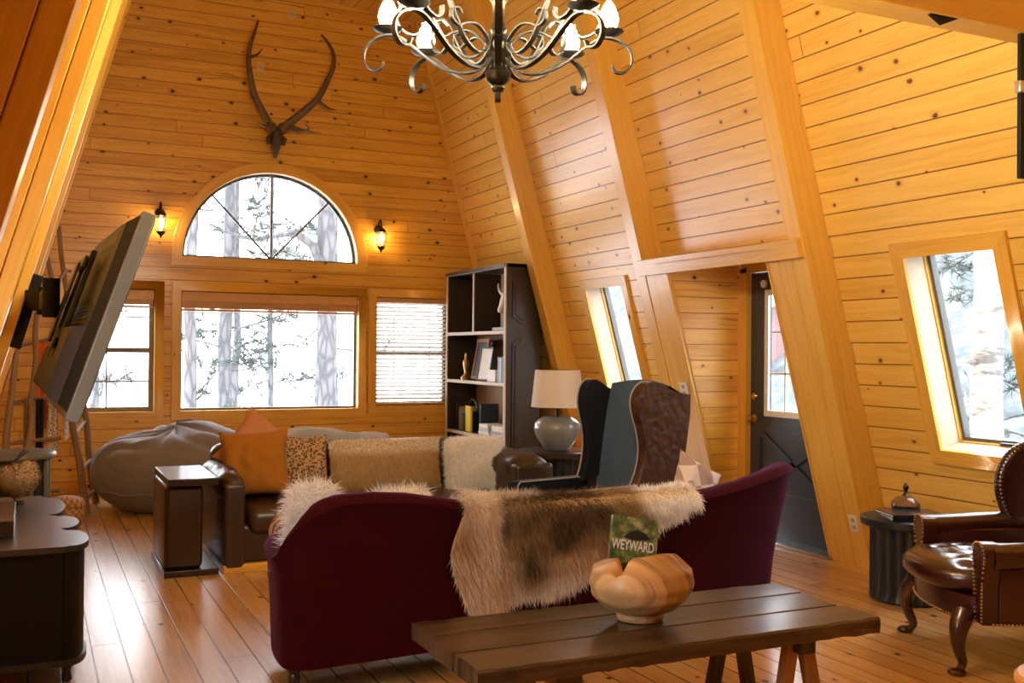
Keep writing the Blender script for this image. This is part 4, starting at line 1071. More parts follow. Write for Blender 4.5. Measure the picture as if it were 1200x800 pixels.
# arms, wings, back
for s in (-1,1):
    mb=MB()
    mb.box((s*.385,.08,.385),(.085,.56,.30),.02,seg=3)
    def sc_(u,v):   # rolled top
        a=2*PI*u; y=-.225+.60*v; r=.062*(1-.25*v)
        return (s*(.40+.01*v)+r*1.1*math.cos(a), y, .525+r*math.sin(a)+.05*v)
    mb.grid(sc_,20,10,cu=True)
    mb.build('armrest',M['oxblood'],t,smooth=50)
    mb=MB()   # scroll shaped front facing
    fpz=cr([(-.045,.24,0),(-.05,.36,0),(-.062,.46,0),(-.075,.53,0),(-.06,.575,0),(-.01,.592,0),(.045,.58,0),(.07,.535,0),(.06,.49,0),(.045,.42,0),(.04,.33,0),(.04,.24,0)],3); fpz=[(p.x,p.y) for p in fpz]
    mb.prism([(s*.388+s*x_,z) for x_,z in fpz],-.265,-.20); mb.build('arm_front',M['oxblood'],t,smooth=0)
    nh=MB()
    dense=[]
    P_=[Vector((s*.388+s*x_*.9,-.268,.245+(z-.245)*.99)) for x_,z in fpz]
    for a_,b_ in zip(P_[:-1],P_[1:]):
        k=max(1,int((b_-a_).length/.014))
        dense+=[a_+(b_-a_)*i/k for i in range(k)]
    for p in dense: nh.ball(p,.0055,6,4)
    nh.build('nailhead_trim',M['brass'],t,smooth=80)
    nh=MB()
    for i in range(38): nh.ball((s*.432,-.22+.016*i,.244),.0055,6,4)
    nh.build('lower_nailheads',M['brass'],t,smooth=80)
    wf=cr([(.20,.57,0),(.165,.64,0),(.145,.72,0),(.15,.80,0),(.18,.87,0),(.23,.92,0),(.30,.945,0),(.38,.95,0),(.46,.97,0)],4)
    wp=[(p.x,p.y) for p in wf]+[(.50,.95),(.40,.55)]
    mb=MB(); n=len(wp)
    for o in (0,1): pass
    v=[(s*(.375+.03*max(0,.4-y)-.03),y,z) for y,z in wp]+[(s*(.375+.06*max(0,.4-y)+.03),y,z) for y,z in wp]
    mb.add(v,[list(range(n))[::-1],[n+i for i in range(n)]]+[[i,(i+1)%n,n+(i+1)%n,n+i] for i in range(n)])
    for p in wf: mb.ball((s*(.375+.045*max(0,.4-p.x)),p.x,p.y),.036,10,6)
    mb.build('wing',M['oxblood'],t,smooth=50)
def bk_(u,v):
    x=(2*u-1)*.34; z=.42+.60*v; y=.32+.16*v
    q=0
    for j in range(6):
        for i in range(-2,3):
            q+=math.exp(-((x-(i*.13+(.065 if j%2 else 0)))**2+(z-(.55+j*.1))**2)/.0012)
    return (x,y+.028*min(1,q)-.03*math.sin(PI*u),z+.045*math.cos((2*u-1)*PI/2)*v)
mb=MB(); mb.grid(bk_,48,48); mb.build('tufted_back',M['oxblood'],t,smooth=80,recalc=False)
mb=MB(); mb.box((0,.45,.60),(.72,.07,.78),.03,R=rot('X',-12),seg=3); mb.build('back_panel',M['oxblood'],t,smooth=40)
nh=MB()
for i in range(len(fp)-1):
    a_=Vector((*fp[i],.243)); b_=Vector((*fp[i+1],.243)); k=max(1,int((b_-a_).length/.016))
    for j in range(k): nh.ball(a_+(b_-a_)*j/k,.0055,6,4)
nh.build('seat_nailheads',M['brass'],t,smooth=80)
for s in (-1,1):
    c=cr([(s*.315,-.30,.27),(s*.345,-.335,.20),(s*.345,-.335,.12),(s*.325,-.31,.05),(s*.335,-.325,.02),(s*.345,-.34,.0)],4)
    rr=[lerp1(i/(len(c)-1),[0,.15,.4,.7,.85,1],[.05,.043,.027,.017,.022,.03]) for i in range(len(c))]
    mb=MB().tube(c,rr,14); mb.ball((s*.347,-.342,.014),.036,14,8,None,(1,1.15,.5)); mb.build('leg',M['walnut'] if False else M['cherry'],t,smooth=60)
    MB().bar((s*.30,.30,.26),(s*.32,.37,.0),.045,.045,.008).build('leg',M['cherry'],t)

# --- things on the black drum table
zt=.475
def lbox(name,label,cat,c,s,rz,m,page=None,group=None):
    t=thing(name,label,cat,c,math.radians(rz),group)
    sx,sy,sz=s
    mb=MB()
    for z in (.0015,sz-.0015): mb.box((0,0,z),(sx,sy,.003))
    mb.box((-sx/2+.002,0,sz/2),(.004,sy,sz)); mb.build('cover',m,t)
    MB().box((.002,0,sz/2),(sx-.010,sy-.008,sz-.006)).build('pages',M['whitebook'],t); return t
lbox('book','dark book at the bottom of the pile on the black drum table','book',(4.52,4.27,zt),(.23,.30,.024),62,plain('dark cover',(.03,.03,.035),.35))
lbox('magazine','glossy black magazine on top of the drum table pile','magazine',(4.50,4.27,zt+.0245),(.23,.31,.014),70,plain('gloss cover',(.02,.02,.025),.2))
t=thing('candy_dish','lidded cut glass candy dish with bronze finial on the drum table','dish',(4.60,4.40,zt))
MB().lathe([(0,.002),(.05,.0),(.055,.01),(.075,.03),(.08,.05),(.078,.055),(.07,.05),(.05,.02),(0,.015)],36,None,lambda r,z,a:r*(1+.02*math.cos(14*a))).build('bowl',M['cutglass'],t,smooth=40)
MB().lathe([(.08,.056),(.074,.075),(.05,.10),(.02,.112),(0,.114)],36,None,lambda r,z,a:r*(1+.025*math.cos(14*a))).build('lid',M['cutglass'],t,smooth=40)
MB().lathe([(.022,.112),(.012,.122),(.008,.135),(.016,.15),(.018,.16),(.008,.175),(0,.185)],14).build('finial',M['bronze'],t,smooth=50)

# --- coffee table with trestles
t=thing('coffee_table','long rustic plank coffee table on trestles behind the settee','table',(2.0,3.08,0))
def plank(x0,x1,y0,y1,z0,z1,seed,live=(0,0)):
    mb=MB(); n=40
    def yy_(k,base,lv,o): 
        return base+lv*(.012*nz((k*7,seed,o),1.)+.006*nz((k*25,seed,o),1.3))
    def fn(u,v):
        k=u
        e0=yy_(k*3,y0,1 if live[0] else .15,0); e1=yy_(k*3,y1,1 if live[1] else .15,5)
        P_=[(e0+.004,z0+(.012*abs(nz((k*14,seed,9),1.)) if live[0] else 0)),(e0,z0+.02),(e0+.001,z1-.008),(e0+.008,z1),((e0+e1)/2,z1+.001*math.sin(k*9)),(e1-.008,z1),(e1,z1-.008),(e1-.004,z0)]
        j=int(round(v*8))%8
        a,b=P_[j]
        xo=.012*nz((a*8,seed,3),1.) if u in(0,1) else 0
        return (x0+(x1-x0)*u+xo*(1),a,b)
    n_=8; vs=[fn(i/(n-1),j/8) for i in range(n) for j in range(8)]; fs=[]; uv=[]
    o=random.uniform(0,9)
    for i in range(n-1):
        for j in range(8):
            q=[i*8+j,i*8+(j+1)%8,(i+1)*8+(j+1)%8,(i+1)*8+j]; fs.append(q); uv.append([(vs[k][0]+o,vs[k][1]+vs[k][2]+o) for k in q])
    for e in (0,n-1):
        q=[e*8+j for j in range(8)]; fs.append(q if e else q[::-1]); uv.append([(vs[k][2]+o,vs[k][1]+o) for k in fs[-1]])
    mb.add(vs,fs,None,uv); return mb
CO=Vector((2.0,3.08,0))
for y0,y1,sd,lv,x0,x1 in ((2.785,2.985,1,(1,0),1.212,2.795),(2.988,3.20,2,(0,0),1.205,2.775),(3.203,3.385,3,(0,1),1.215,2.79)):
    plank(x0-CO.x,x1-CO.x,y0-CO.y,y1-CO.y,.392,.45,sd,lv).build('top_plank',M['rustic'],t,smooth=30)
for x,nm in ((1.55,'l'),(2.50,'r')):
    MB().box((x-CO.x,0,.365),(.07,.50,.055),.006).build('trestle_beam',M['rustic'] if nm=='l' else M['rustic'],t)
    for sy in (-1,1):
        for sx in (-1,1):
            MB().bar((x-CO.x+sx*.028,sy*.19,.385),(x-CO.x+sx*.105,sy*.20,.0),.055,.034,.004,up=(0,1,0)).build('leg',M['rawedge'] if sy<0 else M['rustic'],t)
    MB().box((x-CO.x,-.20,.16),(.15,.02,.03),.003).build('cross_bar',M['rawedge'],t)
# --- carved bowl and book
t=thing('wooden_bowl','carved root wood bowl with deep notches on the coffee table','bowl',(1.975,3.11,.4505))
def rim(a):   # rim height by angle; front petal faces -y
    d=math.cos(a+PI/2)      # 1 at the front
    notch=sum(math.exp(-((((a-c+PI)%(2*PI))-PI)/.14)**2) for c in (-PI/2-1.05,-PI/2+.95,PI/2+.2))
    return .222+.02*d-.06*min(1,notch)
def bowl(u,v):
    a=2*PI*u; H_=rim(a)
    if v<.62:
        k=v/.62
        prof=[(0,0),(.085,.0),(.09,.018),(.08,.028),(.135,.045),(.18,.085),(.198,.13),(.185,.18),(.128,H_)]
        q=k*(len(prof)-1); i=min(int(q),len(prof)-2); f=q-i
        r=prof[i][0]*(1-f)+prof[i+1][0]*f; z=prof[i][1]*(1-f)+prof[i+1][1]*f
        z=min(z,H_)
        if z>.1: r+=.01*math.cos(3*a+1)*(z/.2)
    else:
        k=(v-.62)/.38
        prof=[(.128,H_),(.110,H_+.002),(.105,H_-.02),(.165,.13),(.12,.07),(.06,.05),(0,.048)]
        q=k*(len(prof)-1); i=min(int(q),len(prof)-2); f=q-i
        r=prof[i][0]*(1-f)+prof[i+1][0]*f; z=prof[i][1]*(1-f)+prof[i+1][1]*f
        z=min(z,H_+.004)
        if z>.1: r+=.01*math.cos(3*a+1)*(z/.2)
    return (r*math.cos(a)*.96,r*math.sin(a)*.92,z)
mb=MB(); mb.grid(bowl,72,60,cu=True,us=1.2,vsc=.5); mb.uv=[[(mb.v[i].z*1.1+.2*mb.v[i].y,mb.v[i].x*.55+1.6*(mb.v[i].z-.09)**2+.35*mb.v[i].y) for i in f] for f in mb.f]; mb.build('vessel',M['bowlw'],t,smooth=70)
t=thing('novel','green paperback titled WEYWARD standing tilted in the wooden bowl','book',(1.935,3.12,.54),math.radians(-14))
R=rot('X',-14)@rot('Y',9)
mb=MB()
for s in (-1,1): mb.box((0,s*.0115,.135),(.172,.003,.27),0,R)
mb.box((-.085,0,.135),(.003,.026,.27),0,R); mb.build('cover',M['cover'],t)
MB().box((.002,0,.135),(.166,.02,.264),0,R).build('pages',M['whitebook'],t)
crow=MB(); cpts=[(x,z+.04) for x,z in ((-.045,.155),(-.02,.175),(.01,.187),(.035,.178),(.06,.16),(.045,.152),(.02,.15),(-.01,.148))]
crow.prism(cpts,-.0150,-.0132,R); crow.build('crow_print',M['black'],t,smooth=0)
cu=bpy.data.curves.new('title','FONT'); cu.body='WEYWARD'; cu.size=.043; cu.align_x='CENTER'; cu.extrude=.0006; cu.offset=.0006
tmp=bpy.data.objects.new('tmp',cu); COL.objects.link(tmp); bpy.context.view_layer.update()
me=bpy.data.meshes.new_from_object(tmp.evaluated_get(bpy.context.evaluated_depsgraph_get())); bpy.data.objects.remove(tmp)
wv=max(v.co.x for v in me.vertices)-min(v.co.x for v in me.vertices)
me.transform(Matrix.Diagonal((.158/wv,1.15,1,1)))
me.transform(R@tr(-.004,-.0142,.152)@rot('X',90)); me.materials.clear(); me.materials.append(M['white']); me.name='title'
to=bpy.data.objects.new('title',me); COL.objects.link(to); to.parent=t
# --- stool at the corner
t=thing('stool','round honey wood stool seat cut off by the lower right corner','stool',(2.80,2.02,0))
MB().lathe([(0,.42),(.155,.42),(.17,.428),(.17,.445),(.16,.455),(0,.455)],48).build('seat',M['stoolw'],t,smooth=40)
for i in range(3):
    a=2*PI*i/3+.4; MB().tube([(.10*math.cos(a),.10*math.sin(a),.42),(.16*math.cos(a),.16*math.sin(a),0)],[.018,.014],10).build('leg',M['stoolw'],t,smooth=60)

# --- black console with a scalloped front
t=thing('console','black low console with scalloped edged top below the television','cabinet',(-.05,5.35,0),math.radians(0))
CX,CYc=-.05,5.35
def scal(grow=0):
    P_=[]
    base=[(-.06-grow,4.60-grow)]
    lob=[(4.60,5.00,.222),(5.06,5.43,.200),(5.49,6.12,.155)]
    pts=[(-.20-grow,4.60-grow),(.13,4.60-grow)]
    for i,(a,b,x) in enumerate(lob):
        n=12; d=.085
        for k in range(n+1):
            f=k/n; ang=-PI/2+PI*f
            yy=(a+b)/2+(b-a)/2*math.sin(ang)*1.0
            pts.append((x-d+d*max(0,math.cos(ang))**.75+grow,yy))
    pts.append((.05,6.20+grow)); pts.append((-.20-grow,6.20+grow))
    out=[]
    for p in pts:
        if not out or (Vector(p)-Vector(out[-1])).length>.004: out.append(p)
    return out
def polyslab(mb,poly,z0,z1,ox,oy):
    n=len(poly); v=[(p[0]-ox,p[1]-oy,z0) for p in poly]+[(p[0]-ox,p[1]-oy,z1) for p in poly]
    return mb.add(v,[list(range(n))[::-1],[n+i for i in range(n)]]+[[i,(i+1)%n,n+(i+1)%n,n+i] for i in range(n)])
polyslab(MB(),scal(.012),.555,.58,CX,CYc).build('top',M['lacquer'],t,smooth=30)
polyslab(MB(),scal(-.004),.10,.555,CX,CYc).build('body',M['blackmatte'],t,smooth=30)
polyslab(MB(),scal(.008),.085,.112,CX,CYc).build('base_moulding',M['black'],t,smooth=30)
for x,y in ((.15,4.68),(-.16,4.68),(.06,6.10),(-.16,6.10)):
    MB().lathe([(.012,0),(.022,.01),(.016,.03),(.014,.05),(.03,.075),(.032,.09)],14,tr(x-CX,y-CYc,0)).build('foot',M['black'],t,smooth=50)
tag(MB().box((-.0,0,.036),(.19,.62,.072),.004).build('soundbar',M['walnut'],loc=(-.155,5.20,.58)),'brown wooden box lying on the console at the left edge','box')
# stuffed game bird
t=thing('stuffed_bird','small stuffed tan bird with upright dark tail on the console','stuffed bird',(-.075,5.93,.58))
mb=MB()
def bird(u,v):
    a=2*PI*u; q=v
    ax=cr([(-.09,0,.17),(-.045,0,.15),(.01,0,.125),(.05,0,.15),(.065,0,.195),(.07,0,.225)],8)
    rs=[.006,.045,.078,.062,.038,.03]
    i=min(int(q*(len(ax)-1)),len(ax)-1); p=ax[i]; r=lerp1(i/(len(ax)-1),[0,.15,.4,.65,.8,.93,1],[.004,.05,.085,.07,.042,.03,.004])
    tg=(ax[min(i+1,len(ax)-1)]-ax[max(i-1,0)]).normalized(); nx=Vector((0,1,0)); ny=tg.cross(nx)
    return p+nx*r*math.cos(a)+ny*r*math.sin(a)
mb.grid(bird,20,41,cu=True); mb.build('body',M['hide'],t,smooth=80)
def birdc(P,r):
    k=np.clip((P[:,0]+.02)/.08,0,1)[:,None]; return (np.array([.24,.12,.05])*(1-k)+np.array([.40,.25,.13])*k)*r.uniform(.5,1.25,(len(P),1))
furry(t,mb,3000,.016,.0016,birdc,41,outward=(0,0,.14),down=.3)
tf=MB()
for i in range(5):
    tf.bar((-.03,(i-2)*.004,.19),(.035+.008*i,(i-2)*.006,.285-.006*abs(i-2)),.018,.004)
tf.build('tail',M['bone'],t)
mb=MB().lathe([(.012,0),(.006,.02),(0,.03)],8,tr(.075,0,.222)@rot('Y',80)); mb.build('beak',M['bone'],t,smooth=60)
for s in (-1,1):
    mb=MB().tube([(.0,s*.03,.07),(.005,s*.034,.012)],.005,8)
    for d in (-25,0,25): mb.tube([(.005,s*.034,.008),(.05*math.cos(math.radians(d)),s*.034+.05*math.sin(math.radians(d)),.006)],[.006,.003],6)
    mb.build('leg',M['bone'],t,smooth=60)
# round black stove like table behind console
t=thing('round_cabinet','round dark cabinet with a wide grey top behind the console','cabinet',(-.10,7.55,0))
MB().lathe([(0,0),(.20,0),(.21,.02),(.21,.66),(0,.66)],40).build('body',M['black'],t,smooth=30)
MB().lathe([(0,.66),(.25,.66),(.262,.67),(.262,.69),(.25,.705),(.2,.71),(0,.71)],48).build('top',M['tvbezel'],t,smooth=40)
for a in (-60,-25,10,45,80):
    a=math.radians(a); MB().box((.215*math.cos(a),.215*math.sin(a),.34),(.03,.05,.62),.008,None,None).build('pilaster',M['tvbezel'],t)
# basket
t=thing('wicker_basket','small lidded wicker basket on the floor beside the ladder','basket',(.26,8.70,0))
MB().lathe([(0,0),(.10,0),(.125,.03),(.135,.10),(.13,.16),(.12,.165),(0,.165)],36).build('body',M['wicker'],t,smooth=60)
MB().lathe([(.14,.163),(.142,.18),(.12,.215),(.06,.238),(0,.243)],36).build('lid',M['wicker'],t,smooth=60)
# ladders
def ladder(label,foot,top,foot2,top2,rungs,seed):
    t=thing('blanket_ladder',label,'ladder',foot); R_=random.Random(seed); F=Vector(foot)
    for a,b in ((foot,top),(foot2,top2)):
        a=Vector(a)-F;b=Vector(b)-F; n=10
        pts=[a.lerp(b,i/n)+Vector((R_.gauss(0,.008),R_.gauss(0,.008),0)) for i in range(n+1)]; pts[0].z=.004
        MB().tube(pts,[.032-.012*i/n for i in range(n+1)],10).build('rail',M['stick'],t,smooth=60)
    for k in rungs:
        a=Vector(foot).lerp(Vector(top),k)-F; b=Vector(foot2).lerp(Vector(top2),k)-F; d=(b-a)*.06; e2=(b-a)*(1.5 if len(rungs)==4 else .06)
        MB().tube([a-d,(a+b)/2+Vector((0,0,.008)),b+e2],.015,8).build('rung',M['stick'],t,smooth=60)
    return t
fA,tA=(.54,9.88,0),(.205,9.90,2.47); fB,tB=(.436,9.25,0),(.10,9.35,2.21)
ladder('tall stick ladder leaning in the left back corner beside the bean bag',fA,tA,fB,tB,(.05,.16,.30,.47,.66,.84),3)
fC,tC=(-.21,8.15,0),(-.09,8.64,1.62); fD,tD=(-.05,8.15,0),(.04,8.64,1.66)
ladder('short stick ladder behind the round cabinet with throws hanging on it',fC,tC,fD,tD,(.2,.42,.60,.86),4)
def hang(label,mat,p0,p1,zt_,zb,seed,th=.012):
    """a throw folded over a rung: two layers hanging down, p0-p1 along the rung"""
    a=Vector(p0);b=Vector(p1); d=(b-a); mid=(a+b)/2; nrm=Vector((d.y,-d.x,0)).normalized()
    mb=MB(); L0=zt_-zb
    def f(u,v):
        s=v*(L0*1.7)
        w=.014*math.sin(u*15+seed)*min(1,s*3)+.008*nz((u*4,s*5,seed),1.)
        if s<L0: x=.026; z=-(L0-s)
        elif s<L0+.08: q=(s-L0)/.08*PI; x=.026*math.cos(q); z=.026*math.sin(q)
        else: x=-.026; z=-(s-L0-.08)
        p=d*(u-.5)+nrm*(x+w*(1 if x>0 else .5)); return (p.x,p.y,z)
    mb.grid(f,30,30); o=mb.build('throw_blanket',mat,loc=(mid.x,mid.y,zt_),smooth=70); return tag(o,label,'blanket')
def onr(f,t_,f2,t2,k,a,b):
    p=Vector(f).lerp(Vector(t_),k); q=Vector(f2).lerp(Vector(t2),k); return p.lerp(q,a),p.lerp(q,b),p.z
a_,b_,z_=onr(fC,tC,fD,tD,.86,1.05,1.95); hang('bright orange wool throw hanging from the top of the short ladder',M['orangewool'],a_,b_,z_+.02,.78,1)
a_,b_,z_=onr(fC,tC,fD,tD,.60,.62,.98); hang('gold fringed throw hanging in the middle of the short ladder',M['gold'],a_,b_,z_+.02,.62,2)
a_,b_,z_=onr(fC,tC,fD,tD,.60,1.2,1.6); hang('black wool throw hanging beside the gold one on the short ladder',plain('black wool',(.015,.015,.016),.9),a_,b_,z_+.02,.50,3)
a_,b_,z_=onr(fC,tC,fD,tD,.60,1.75,2.3); hang('cream and dark patterned throw under the orange one on the short ladder',M['speckle'],a_,b_,z_+.02,.62,5)
a_,b_,z_=onr(fA,tA,fB,tB,.47,.58,.93); hang('beige speckled throw hanging on the tall corner ladder',M['speckle'],a_,b_,z_+.02,.62,4)

# --- television on its arm
t=thing('television','large flat television tilted from the left wall seen from its back','television',(.12,4.0,1.5))
TO=Vector((.12,4.0,1.5))
# local frame: a along the width (near to far), b up along the panel, c toward the back (-X)
b_ax=Vector((.225,-.0,.67)).normalized(); a_ax=Vector((-.045,1.17,.0)); a_ax=(a_ax-b_ax*a_ax.dot(b_ax)).normalized(); c_ax=a_ax.cross(b_ax)*-1
if c_ax.x>0: c_ax=-c_ax
org=Vector((.125,3.45,1.165))-TO     # near bottom corner of the screen face
MT=Matrix((a_ax,b_ax,c_ax)).transposed().to_4x4(); MT.translation=org
TW,TH=1.19,.70
mb=MB(); mb.box((TW/2,TH/2,.010),(TW,TH,.044),.005,MT); mb.build('bezel',M['tvbezel'],t)
MB().box((TW/2,TH/2,-.0125),(TW-.03,TH-.035,.004),0,MT).build('screen',M['screen'],t)
mb=MB()
def shell(x0,x1,y0,y1,z0,z1,ins):
    v=[(x0,y0,z0),(x1,y0,z0),(x1,y1,z0),(x0,y1,z0),(x0+ins,y0+ins,z1),(x1-ins,y0+ins,z1),(x1-ins,y1-ins,z1),(x0+ins,y1-ins,z1)]
    mb.add(v,[[0,1,2,3],[4,5,6,7],[0,1,5,4],[1,2,6,5],[2,3,7,6],[3,0,4,7]],MT)
shell(.02,TW-.02,.02,TH-.012,.030,.062,.035)
mb.build('back_cover',M['tvback'],t,smooth=0)
mb=MB(); shell(.09,TW-.09,.035,.30,.06,.105,.02); mb.build('lower_housing',M['tvlow'],t,smooth=0)
mb=MB()
for i in range(5): mb.box((TW/2,.315+.014*i,.062),(TW-.35,.006,.006),0,MT)
for i in range(6): mb.box((TW/2,TH-.10+.011*i,.060),(TW*.7,.005,.006),0,MT)
mb.build('vent_slots',M['black'],t)
for a in (TW/2-.14,TW/2+.14):
    MB().box((a,.37,.098),(.03,.40,.02),.004,MT).build('bracket_rail',M['black'],t)
mt=thing('tv_mount','black swivel arm bolted to the rafter holding the television','bracket',(-.03,5.06,1.65))
MO=Vector((-.03,5.06,1.65)); pc=MT@Vector((TW/2,.37,.17))+TO
wp=lambda z:Vector((XL+K*z+.195,5.07,z))
mb=MB(); mb.bar(wp(1.40)+Vector((.02,0,0))-MO,wp(1.73)+Vector((.02,0,0))-MO,.10,.03,.004,up=(0,1,0)); mb.build('wall_plate',M['blackmatte'],mt)
el=Vector((.05,4.92,1.60)); 
mb=MB(); mb.bar(wp(1.61)+Vector((.03,0,0))-MO,el-MO,.06,.09,.006); mb.tube([el-MO-Vector((0,0,.06)),el-MO+Vector((0,0,.06))],.035,14); mb.bar(el-MO,pc-MO,.05,.08,.006); mb.tube([pc-MO-Vector((0,0,.07)),pc-MO+Vector((0,0,.07))],.03,14)
mb.build('arm',M['blackmatte'],mt,smooth=30)
mb=MB(); 
for zz in (.22,.52): mb.box((TW/2,zz,.116),(.34,.04,.012),.003,tr(*(TO-MO))@MT)
mb.box((TW/2,.37,.126),(.12,.30,.010),.003,tr(*(TO-MO))@MT)
mb.build('screen_plate',M['black'],mt)
# --- chandelier
CC=Vector((1.423,3.16,2.28))
t=thing('chandelier','black wrought iron scroll chandelier with eight lit flame bulbs','chandelier',CC)
MB().lathe([(0,.0),(.018,.002),(.023,.012),(.019,.022),(.036,.032),(.043,.05),(.045,.065),(.033,.08),(.032,.095),(.042,.11),(.046,.125),(.034,.14),(.022,.14),(.024,.2),(.03,.21),(.026,.23),(.022,.24),(.022,.30),(.03,.31),(.03,.325),(.018,.335),(.012,.36),(0,.365)],24).build('column',M['bronze'],t,smooth=40)
def strip(pts,wd,tk,a):    # flat iron in the radial plane at angle a
    rd=Vector((math.cos(a),math.sin(a),0)); tn=Vector((-math.sin(a),math.cos(a),0)); mb=MB()
    P_=cr([(r,z-CC.z,0) for r,z in pts],7); n=len(P_); vs=[]
    for i,p in enumerate(P_):
        d=(P_[min(i+1,n-1)]-P_[max(i-1,0)]).normalized(); nn=Vector((-d.y,d.x,0)); 
        for sw,st in ((-1,-1),(1,-1),(1,1),(-1,1)):
            q=p+nn*tk*st/2; vs.append(rd*q.x+Vector((0,0,q.y))+tn*sw*wd/2)
    fs=[[0,1,2,3],[(n-1)*4+k for k in range(4)][::-1]]+[[i*4+k,i*4+(k+1)%4,(i+1)*4+(k+1)%4,(i+1)*4+k] for i in range(n-1) for k in range(4)]
    mb.add(vs,fs); return mb
SA=[(.025,2.425),(.045,2.375),(.085,2.345),(.15,2.345),(.22,2.375),(.29,2.43),(.345,2.465),(.40,2.462),(.445,2.43),(.455,2.385),(.432,2.352),(.40,2.352),(.388,2.375)]
SB=[(.03,2.47),(.055,2.415),(.10,2.395),(.155,2.425),(.20,2.49),(.235,2.555),(.28,2.59),(.325,2.575),(.345,2.53),(.325,2.485),(.285,2.468),(.26,2.485),(.258,2.51)]
SC=[(.025,2.40),(.05,2.45),(.10,2.485),(.15,2.48),(.185,2.465),(.215,2.48),(.215,2.51),(.19,2.52),(.172,2.505)]
for k in range(8):
    va=math.atan2(CC.y,CC.x); a=va+PI*k/4
    am=strip(SA,.022,.006,a); am.build('arm',M['iron'],t,smooth=40)
    strip(SB,.020,.006,a).build('upper_scroll',M['iron'],t,smooth=40)
    strip(SC,.016,.005,a).build('inner_scroll',M['iron'],t,smooth=40)
    T=tr(.375*math.cos(a),.375*math.sin(a),2.472-CC.z)
    MB().lathe([(0,0),(.012,.0),(.045,.012),(.052,.018),(.05,.02),(.03,.014),(0,.012)],24,T).build('drip_cup',M['iron'],t,smooth=50)
    b=MB().lathe([(.014,.016),(.022,.024),(.031,.045),(.033,.06),(.028,.082),(.018,.105),(.007,.122),(0,.128)],20,T).build('flame_bulb',BULB,t,smooth=60)
ch=MB(); z=.36
i=0
while CC.z+z<RZ-.10:
    ring=[(.011*math.cos(q)*(1 if i%2 else 0),.011*math.cos(q)*(0 if i%2 else 1),z+.022+.022*math.sin(q)) for q in [2*PI*j/12 for j in range(13)]]
    ch.tube(ring,.0028,6); z+=.034; i+=1
ch.build('chain',M['iron'],t,smooth=60)
MB().lathe([(0,RZ-.11-CC.z),(.02,RZ-.105-CC.z),(.06,RZ-.07-CC.z),(.065,RZ-.05-CC.z),(.065,RZ-.03-CC.z)],24).build('ceiling_rose',M['iron'],t,smooth=40)
# --- wall lanterns
def lantern(label,x,z):
    t=thing('wall_lantern',label,'wall lamp',(x,YB-.11,z),0,'lit lanterns beside the arched window')
    MB().lathe([(.018,.10),(.045,.085),(.05,.07),(.052,.055),(.03,.055)],20).build('cap',M['bronze'],t,smooth=40)
    MB().lathe([(.045,.056),(.055,.02),(.055,-.05),(.040,-.10)],20).build('glass_shade',M['lampglass'],t,smooth=60)
    g=MB()
    for i in range(6):
        a=PI*i/3; g.tube([(.048*math.cos(a),.048*math.sin(a),.056),(.058*math.cos(a),.058*math.sin(a),.02),(.058*math.cos(a),.058*math.sin(a),-.05),(.042*math.cos(a),.042*math.sin(a),-.10)],.0035,6)
    g.build('cage',M['bronze'],t,smooth=60)
    MB().lathe([(0,-.165),(.008,-.155),(.012,-.14),(.035,-.115),(.046,-.098),(.03,-.095),(0,-.095)],20).build('bottom_finial',M['bronze'],t,smooth=50)
    MB().lathe([(.010,-.06),(.02,-.04),(.026,-.01),(.02,.02),(.008,.04),(0,.045)],16).build('lantern_bulb',LANT,t,smooth=60)
    mb=MB().tube(cr([(0,0,.10),(0,0,.15),(0,.03,.19),(0,.075,.17),(0,.10,.10)],5),.008,8); mb.lathe([(.0,0),(.045,0),(.05,.008),(.03,.015),(0,.015)],20,tr(0,.108,.09)@rot('X',90)); mb.build('bracket',M['bronze'],t,smooth=50)
lantern('lit bronze wall lantern left of the arched window above the television',1.125,2.63)
lantern('lit bronze wall lantern right of the arched window above the blind',3.36,2.60)
# --- elk antlers on a skull plate
t=thing('mounted_antlers','elk skull with wide branching antlers mounted above the arched window','antlers',(2.22,YB-.06,3.42))
AO=Vector((2.22,YB-.06,3.42))
def px(x,z,d=0): return Vector((x,YB-.08-d,z))-AO
mb=MB()
sk=cr([(2.225,3.345,.03),(2.225,3.40,.05),(2.225,3.48,.075),(2.223,3.56,.085),(2.222,3.63,.06)],5); rs=[lerp1(i/(len(sk)-1),[0,.3,.6,.85,1],[.02,.045,.075,.085,.055]) for i in range(len(sk))]
mb.tube([px(p.x,p.y,p.z) for p in sk],rs,16,squash=.75)
for s in (-1,1): mb.tube([px(2.222+s*.05,3.55,.08),px(2.222+s*.082,3.53,.10),px(2.222+s*.07,3.47,.09)],[.03,.028,.018],10); mb.tube([px(2.222+s*.03,3.60,.08),px(2.222+s*.07,3.645,.09)],[.04,.036],10)
mb.build('skull',M['bone'],t,smooth=60)
def beam(pts,r0,r1,tines,nm):
    c=cr([px(x,z,d) for x,z,d in pts],6); n=len(c)
    mb=MB().tube(c,[r0+(r1-r0)*(i/(n-1))**1.2 for i in range(n)],12)
    mb.ball(c[0],r0*1.35,12,8)
    for tp,rr in tines:
        cc=cr([px(x,z,d) for x,z,d in tp],4); mb.tube(cc,[rr*(1-.85*i/(len(cc)-1)) for i in range(len(cc))],9)
    mb.build(nm,M['antler'],t,smooth=60)
